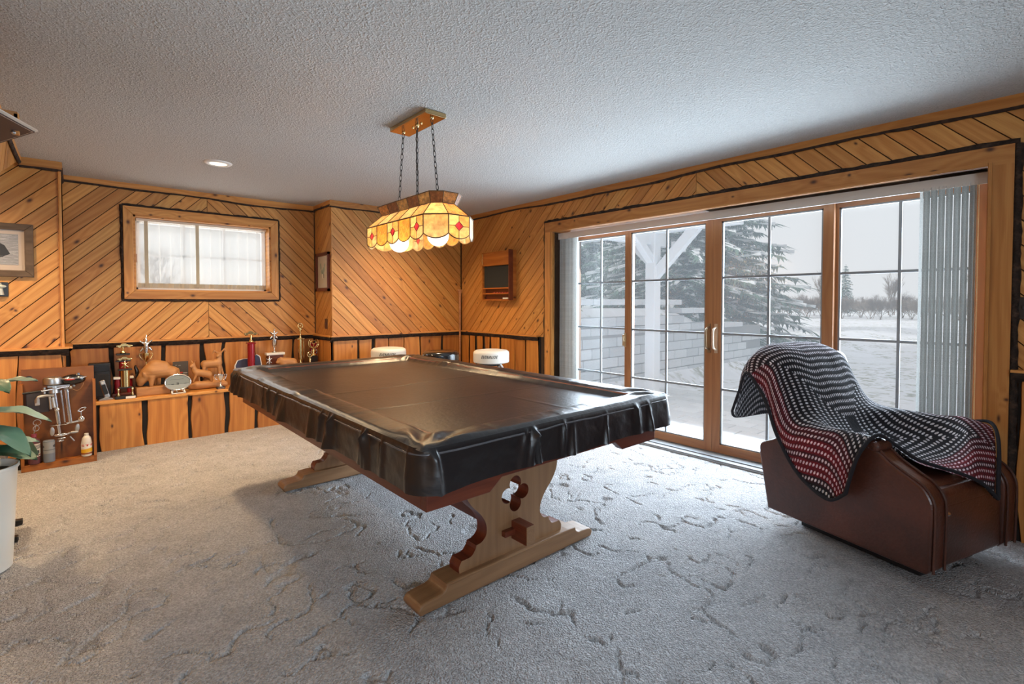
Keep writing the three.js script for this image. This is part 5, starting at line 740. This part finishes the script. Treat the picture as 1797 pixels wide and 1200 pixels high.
  part('wire_hanger', merge([new THREE.TorusGeometry(0.022, 0.0025, 6, 20).translate(0.02, 0.32, 0), new THREE.TorusGeometry(0.02, 0.0025, 6, 20).rotateY(0.6).translate(0.014, 0.275, 0), bar([0.015, 0.31, 0], [0, 0.235, 0], 0.003)]), steel, b1);
  const b2 = thing('oil_can', 'grey oil can with a pale label standing in the display tray', 'can', [-0.195, 0.053, -5.335]);
  part('body', lathe([[0.001, 0], [0.034, 0], [0.035, 0.004], [0.035, 0.165], [0.032, 0.17], [0.001, 0.172]], 24), std({ color: C(0.16, 0.19, 0.24), roughness: 0.35 }), b2); part('paper_label', cyl(0.0355, 0.0355, 0.09, 0, 0.115, 0, 24), label('#8d9296', (c) => { c.fillStyle = '#3a3f48'; c.beginPath(); c.arc(30, 50, 16, 0, 7); c.arc(95, 50, 16, 0, 7); c.fill(); c.fillStyle = '#5f656c'; c.fillRect(0, 84, 128, 8); }), b2);
  const b3 = thing('oil_bottle', 'white oval oil bottle with a yellow label at the right of the display tray', 'bottle', [0.03, 0.053, -5.335]);
  part('body', lathe([[0.001, 0], [0.03, 0], [0.034, 0.008], [0.035, 0.11], [0.028, 0.15], [0.014, 0.168], [0.001, 0.168]], 24), std({ color: C(0.62, 0.58, 0.52), roughness: 0.35 }), b3); part('cap', cyl(0.014, 0.015, 0.02, 0, 0.176, 0, 16), std({ color: C(0.6, 0.57, 0.52), roughness: 0.4 }), b3);
  part('paper_label', cyl(0.0358, 0.0358, 0.085, 0, 0.062, 0, 24).rotateY(-1.6), label('#e0d8cc', (c) => { c.fillStyle = '#d9a520'; c.beginPath(); c.moveTo(0, 70); c.lineTo(128, 34); c.lineTo(128, 96); c.lineTo(0, 110); c.fill(); c.fillStyle = '#b0302c'; c.font = 'bold 34px sans-serif'; c.fillText('STP', 8, 30); c.fillText('STP', 72, 30); c.fillStyle = '#8a4a18'; c.fillRect(0, 108, 128, 20); }), b3);
}

// ---------------------------------------------------------------- bar stools
function stool(label, x, z, vinylMat, letters, turn) {
  const s = thing('bar_stool', label, 'stool', [x, 0, z], turn, 'round bar stools in the corner');
  part('seat', lathe([[0.001, 0.815], [0.13, 0.815], [0.165, 0.81], [0.185, 0.796], [0.19, 0.775], [0.19, 0.695], [0.185, 0.684], [0.17, 0.68], [0.001, 0.68]], 48), vinylMat, s);
  part('swivel_plate', merge([cyl(0.13, 0.13, 0.012, 0, 0.674, 0, 32), cyl(0.09, 0.09, 0.02, 0, 0.66, 0, 24)]), iron, s);
  for (let k = 0; k < 4; k++) { const a = PI / 4 + k * PI / 2, c = Math.cos(a), q = Math.sin(a); part('leg', tube([[c * 0.04, 0.655, q * 0.04], [c * 0.11, 0.655, q * 0.11], [c * 0.15, 0.62, q * 0.15], [c * 0.17, 0.5, q * 0.17], [c * 0.21, 0.012, q * 0.21]], 0.0125, 30, 10), chrome, s); }
  part('foot_ring', new THREE.TorusGeometry(0.188, 0.01, 10, 48).rotateX(PI / 2).translate(0, 0.28, 0), chrome, s);
  if (letters) part('lettering', new THREE.CylinderGeometry(0.1912, 0.1912, 0.052, 24, 1, true, -0.58, 1.16).translate(0, 0.753, 0), std({ map: canvasTex(512, 96, (c, w, h) => { c.clearRect(0, 0, w, h); c.fillStyle = '#14161c'; c.font = 'italic bold 78px sans-serif'; c.textAlign = 'center'; c.setTransform(1.05, 0, -0.12, 1, 0, 0); c.fillText(letters, w / 2 - 4, 76); }), transparent: true, roughness: 0.5 }), s);
}
const seatWhite = std({ color: C(0.74, 0.72, 0.66), roughness: 0.38 });
stool('white bar stool with black lettering beside the lit corner of the wall', 2.57, -5.0, seatWhite, 'EVINRUDE', -0.56);
stool('black bar stool between the two white ones', 2.80, -4.30, blackGloss, null, -0.4);
stool('white lettered bar stool nearest the patio doors', 3.27, -4.06, seatWhite, 'EVINRUDE', -0.80);
// ---------------------------------------------------------------- pole in the corner
solid('wooden_pole', 'pale wooden pole with a flared top standing in the corner', 'pole', flatUV(lathe([[0.001, 0.004], [0.007, 0.004], [0.009, 0.5], [0.012, 1.0], [0.016, 1.35], [0.019, 1.43], [0.034, 1.465], [0.034, 1.485], [0.001, 1.485]], 20), 1 / 2.4, 1 / 0.6), wood(mapleTex, 0.95, 0.68, 0.5), [3.765, 0, -5.33]);
// ---------------------------------------------------------------- dart cabinet on the right wall
{
  const d = thing('dart_cabinet', 'wooden dart cabinet with a chalkboard hanging beside the corner', 'cabinet', [RX, 1.335, -4.6], -PI / 2);
  const dw = wood(slabTex, 0.78, 0.62, 0.5, 0.4);
  part('case', flatUV(merge([box(0.56, 0.59, 0.015, 0, 0.295, 0.008), box(0.56, 0.015, 0.075, 0, 0.008, 0.04), box(0.56, 0.015, 0.075, 0, 0.583, 0.04), box(0.015, 0.59, 0.075, -0.273, 0.295, 0.04), box(0.015, 0.59, 0.075, 0.273, 0.295, 0.04)]), 1 / 2.4, 1 / 0.6), dw, d);
  part('top_panel', flatUV(box(0.53, 0.15, 0.012, 0, 0.5, 0.07), 1 / 2.4, 1 / 0.6), dw, d); part('chalkboard', box(0.53, 0.27, 0.01, 0, 0.288, 0.045), std({ color: C(0.022, 0.026, 0.026), roughness: 0.8 }), d);
  part('shelf', merge([box(0.55, 0.012, 0.06, 0, 0.15, 0.05), box(0.55, 0.012, 0.05, 0, 0.085, 0.05)]), wood(slabTex, 0.9, 0.66, 0.5, 0.4), d); part('dart_rack', box(0.53, 0.13, 0.012, 0, 0.075, 0.022), redWood, d);
  for (let k = 0; k < 6; k++) part('dart', merge([bar([-0.05 + k * 0.05, 0.092, 0.05], [-0.05 + k * 0.05, 0.092, 0.085], 0.004, 0.004, 6), sph(0.007, -0.05 + k * 0.05, 0.095, 0.062, 8)]), std({ color: C(0.7, 0.12, 0.08), roughness: 0.5 }), d);
  part('eraser', rbox(0.1, 0.02, 0.02, 0.003, 0.16, 0.028, 0.06), marble, d); 
  const dr = part('door', flatUV(box(0.014, 0.585, 0.06, 0.292, 0.30, 0.10), 1 / 0.6, 1 / 2.4), redWood, d); dr.position.x = 0.0;
  part('hinge', merge([...[0.475, 0.56].map((y, i) => extrude([[-0.016, -0.03], [0.016, -0.03], [0.008, 0.03], [-0.008, 0.03]].map(([x, q]) => [x, i ? -q : q]), 0.004)).map((g, i) => g.translate(-0.268, [0.47, 0.545][i], 0.078)), bar([-0.268, 0.44, 0.08], [-0.268, 0.575, 0.08], 0.004)]), brass, d);
}
// ---------------------------------------------------------------- pictures, plaque and switch plates
{
  const p = thing('framed_print', 'framed print with a cream mat on the narrow lit return', 'picture', [XJ, 1.66, -5.665], -PI / 2);
  const fr = (w, h, t, d, z) => merge([box(w, t, d, 0, h / 2 - t / 2, z), box(w, t, d, 0, -h / 2 + t / 2, z), box(t, h, d, -w / 2 + t / 2, 0, z), box(t, h, d, w / 2 - t / 2, 0, z)]);
  part('frame', merge([fr(0.38, 0.435, 0.028, 0.026, 0.013), fr(0.33, 0.385, 0.012, 0.018, 0.012)]), redWood, p); part('mat', box(0.34, 0.39, 0.004, 0, 0, 0.008), std({ color: C(0.60, 0.52, 0.38), roughness: 0.9 }), p);
  part('print', box(0.2, 0.25, 0.002, 0, 0, 0.0115), std({ map: canvasTex(160, 200, (c, w, h) => { c.fillStyle = '#c9bd9f'; c.fillRect(0, 0, w, h); c.fillStyle = '#9aa58a'; for (let k = 0; k < 26; k++) { c.beginPath(); c.arc(80 + 50 * Math.sin(k * 2.3), 70 + 38 * Math.cos(k * 1.7), 9 + (k % 4) * 3, 0, 7); c.fill(); } c.fillStyle = '#5c5a48'; c.fillRect(74, 96, 10, 44); c.fillRect(96, 120, 16, 34); c.fillStyle = '#e6dcc4'; c.fillRect(60, 118, 30, 40); }), roughness: 0.5 }), p);
}
{
  const p = thing('framed_print', 'rustic framed print of a dark rocky shape on the left wall', 'picture', [-0.535, 1.715, B3]);
  const rust = std({ map: dataTex(256, 128, (u, v) => { const k = fbm(u * 8, v * 30, 4, 841, 8, 30); return [lerp(0.24, 0.46, k), lerp(0.19, 0.38, k), lerp(0.15, 0.31, k)]; }), roughness: 0.8, bumpMap: barkBump, bumpScale: 0.006 });
  const w = 0.55, h = 0.41, t = 0.05, mem = (a, b, c, d) => extrude([a, b, c, d], 0.03, 0.006);
  part('frame_rail', mem([-w / 2 + t, h / 2 - t], [w / 2 - t, h / 2 - t], [w / 2, h / 2], [-w / 2, h / 2]), rust, p); part('frame_rail', mem([-w / 2, -h / 2], [w / 2, -h / 2], [w / 2 - t, -h / 2 + t], [-w / 2 + t, -h / 2 + t]), rust, p); part('frame_stile', mem([w / 2 - t, -h / 2 + t], [w / 2, -h / 2], [w / 2, h / 2], [w / 2 - t, h / 2 - t]), rust, p); part('frame_stile', mem([-w / 2, -h / 2], [-w / 2 + t, -h / 2 + t], [-w / 2 + t, h / 2 - t], [-w / 2, h / 2]), rust, p);
  part('mat', box(w - 2 * t, h - 2 * t, 0.004, 0, 0, 0.01), std({ color: C(0.5, 0.42, 0.36), roughness: 0.9 }), p);
  part('print', box(0.38, 0.235, 0.002, 0, 0.005, 0.0135), std({ map: canvasTex(256, 160, (c, w2, h2) => { const R = rng(843); c.fillStyle = '#8b8d90'; c.fillRect(0, 0, w2, h2); for (let k = 0; k < 900; k++) { const g = 110 + R() * 90; c.fillStyle = `rgba(${g},${g},${g + 6},.5)`; c.fillRect(R() * w2, R() * h2, 10 + R() * 22, 1 + R() * 2); } c.fillStyle = '#26282c'; c.beginPath(); c.moveTo(90, 112); c.lineTo(96, 62); c.lineTo(130, 40); c.lineTo(178, 42); c.lineTo(206, 60); c.lineTo(226, 104); c.lineTo(190, 124); c.lineTo(120, 126); c.fill(); c.fillStyle = '#3c3f44'; c.fillRect(120, 112, 80, 10); }), roughness: 0.5 }), p);
}
{
  const p = thing('wall_plaque', 'small dark square plaque with a pewter figure below the rustic print', 'plaque', [-0.455, 1.412, B3]);
  part('board', rbox(0.10, 0.11, 0.014, 0.004, 0, 0, 0.007), black, p); part('figure', merge([sph(0.024, 0.006, 0.022, 0.016, 14, 1.5, 0.6, 0.4), cyl(0.018, 0.026, 0.05, 0.004, -0.018, 0.016, 14).scale(1, 1, 1), sph(0.012, 0.004, 0.038, 0.016, 10, 1, 1, 0.5)]), std({ color: C(0.5, 0.52, 0.46), roughness: 0.45, metalness: 0.5 }), p);
}
{
  const s = thing('light_switch', 'dark brown switch plate on the narrow lit return', 'switch', [XJ, 1.072, -5.597], -PI / 2);
  part('plate', rbox(0.07, 0.115, 0.008, 0.003, 0, 0, 0.004), std({ color: C(0.07, 0.025, 0.015), roughness: 0.4 }), s); part('toggle', rbox(0.01, 0.022, 0.014, 0.003, 0, 0.004, 0.012), std({ color: C(0.1, 0.04, 0.025), roughness: 0.4 }), s);
}
{
  const s = thing('light_switch', 'dark switch plate on the right wall at the frame edge', 'switch', [RX, 1.28, -0.185], -PI / 2);
  part('plate', rbox(0.075, 0.12, 0.008, 0.003, 0, 0, 0.004), black, s); part('toggle', rbox(0.01, 0.022, 0.014, 0.003, 0, 0.004, 0.012), black, s);
}
// ---------------------------------------------------------------- corner shelf high on the stair bulkhead
{
  const s = thing('corner_shelf', 'dark corner shelf with a pale edge fixed high on the stair bulkhead', 'shelf', [-0.335, 2.06, -3.05]);
  const tri = [[0, 0.55], [0.205, 0.06], [0, -0.42]];
  part('shelf_board', extrude(tri, 0.012).rotateX(PI / 2), std({ color: C(0.07, 0.05, 0.05), roughness: 0.6 }), s); part('edge_strip', merge([beam([0.205, -0.006, 0.06], [0, -0.006, -0.42], 0.02, 0.006), beam([0.205, -0.006, 0.06], [0, -0.006, 0.55], 0.02, 0.006)]), std({ color: C(0.66, 0.62, 0.55), roughness: 0.4 }), s);
  part('rail', flatUV(box(0.15, 0.04, 0.03, 0.075, 0.05, 0.02), 1 / 0.6), trimWood, s); part('bracket', merge([rbox(0.02, 0.09, 0.03, 0.004, 0.145, 0.02, 0.02)]), trimWarm, s); part('hook', merge([sph(0.012, 0.13, 0.0, 0.03, 12), sph(0.009, 0.137, -0.02, 0.03, 10)]), steel, s);
}
// ---------------------------------------------------------------- potted plant and chair legs at the left edge
{
  const p = thing('potted_plant', 'large leaved green houseplant in a tall white pot at the left edge', 'plant', [-0.392, 0, -3.47]);
  part('pot', lathe([[0.001, 0], [0.11, 0], [0.125, 0.012], [0.15, 0.49], [0.157, 0.5], [0.157, 0.515], [0.146, 0.515], [0.14, 0.47], [0.001, 0.47]], 40), std({ color: C(0.74, 0.74, 0.70), roughness: 0.4 }), p); part('soil', cyl(0.14, 0.14, 0.02, 0, 0.47, 0, 28), std({ color: C(0.03, 0.02, 0.015), roughness: 1 }), p);
  const R = rng(861), leafM = [std({ color: C(0.10, 0.22, 0.13), roughness: 0.38, side: THREE.DoubleSide }), std({ color: C(0.15, 0.30, 0.21), roughness: 0.38, side: THREE.DoubleSide }), std({ color: C(0.24, 0.37, 0.30), roughness: 0.4, side: THREE.DoubleSide })];
  const leaf = (a, y0, len, rise, droop, wd, m, bend = 0) => { const g = grid(8, 14, (s, t) => { const q = s * 2 - 1, w = wd * Math.sin(PI * clamp(0.06 + 0.94 * t)) ** 0.75 * (1 - 0.25 * t), out = 0.04 + len * t, y = y0 + rise * t - droop * t * t + 0.02 * Math.abs(q) * (1 - t) - 0.012 * Math.sin(q * 9 + t * 14) * 0.35, sd = q * w + bend * t * t; return [Math.cos(a) * out - Math.sin(a) * sd, y, Math.sin(a) * out + Math.cos(a) * sd]; }, (s, t) => [s, t]); const l = part('leaf', g, m, p); part('stalk', tube([[Math.cos(a) * 0.02, 0.47, Math.sin(a) * 0.02], [Math.cos(a) * 0.05, (0.47 + y0) / 2, Math.sin(a) * 0.05], [Math.cos(a) * 0.05, y0, Math.sin(a) * 0.05]], 0.006, 8, 6), leafM[1], l); };
  leaf(0.25, 0.88, 0.20, 0.14, 0.10, 0.085, leafM[2]); leaf(0.1, 0.76, 0.24, 0.10, 0.16, 0.10, leafM[2]); leaf(0.55, 0.68, 0.20, 0.08, 0.20, 0.09, leafM[1]); leaf(0.35, 0.58, 0.20, 0.04, 0.09, 0.11, leafM[0]); leaf(-0.3, 0.55, 0.18, 0.05, 0.1, 0.10, leafM[1]); leaf(0.0, 0.63, 0.19, 0.05, 0.08, 0.10, leafM[2]);
  for (let k = 0; k < 11; k++) leaf(0.9 + k * 0.43 + R() * 0.2, 0.58 + 0.4 * R(), 0.22 + 0.1 * R(), 0.12 * R(), 0.14 * R() + 0.04, 0.06 + 0.02 * R(), leafM[k % 3]);
}
{
  const c = thing('folding_stool', 'dark slate wooden stool legs half hidden behind the white pot', 'stool', [-0.47, 0, -3.95]);
  const sl = std({ color: C(0.045, 0.055, 0.075), roughness: 0.5 });
  part('foot', rbox(0.34, 0.03, 0.04, 0.006, 0.03, 0.016, -0.14), black, c); part('foot', rbox(0.34, 0.03, 0.04, 0.006, 0.03, 0.016, 0.14), black, c);
  part('leg', beam([0.13, 0.03, -0.14], [0.06, 0.42, -0.12], 0.035, 0.035), sl, c); part('leg', beam([0.11, 0.03, 0.14], [0.16, 0.30, 0.12], 0.03, 0.03), sl, c); part('leg', beam([-0.1, 0.03, -0.14], [-0.04, 0.42, -0.12], 0.035, 0.035), sl, c); part('leg', beam([-0.1, 0.03, 0.14], [-0.04, 0.42, 0.12], 0.035, 0.035), sl, c);
  part('seat', rbox(0.3, 0.03, 0.34, 0.01, 0.0, 0.43, 0), sl, c);
}
renderer.render(scene, camera);
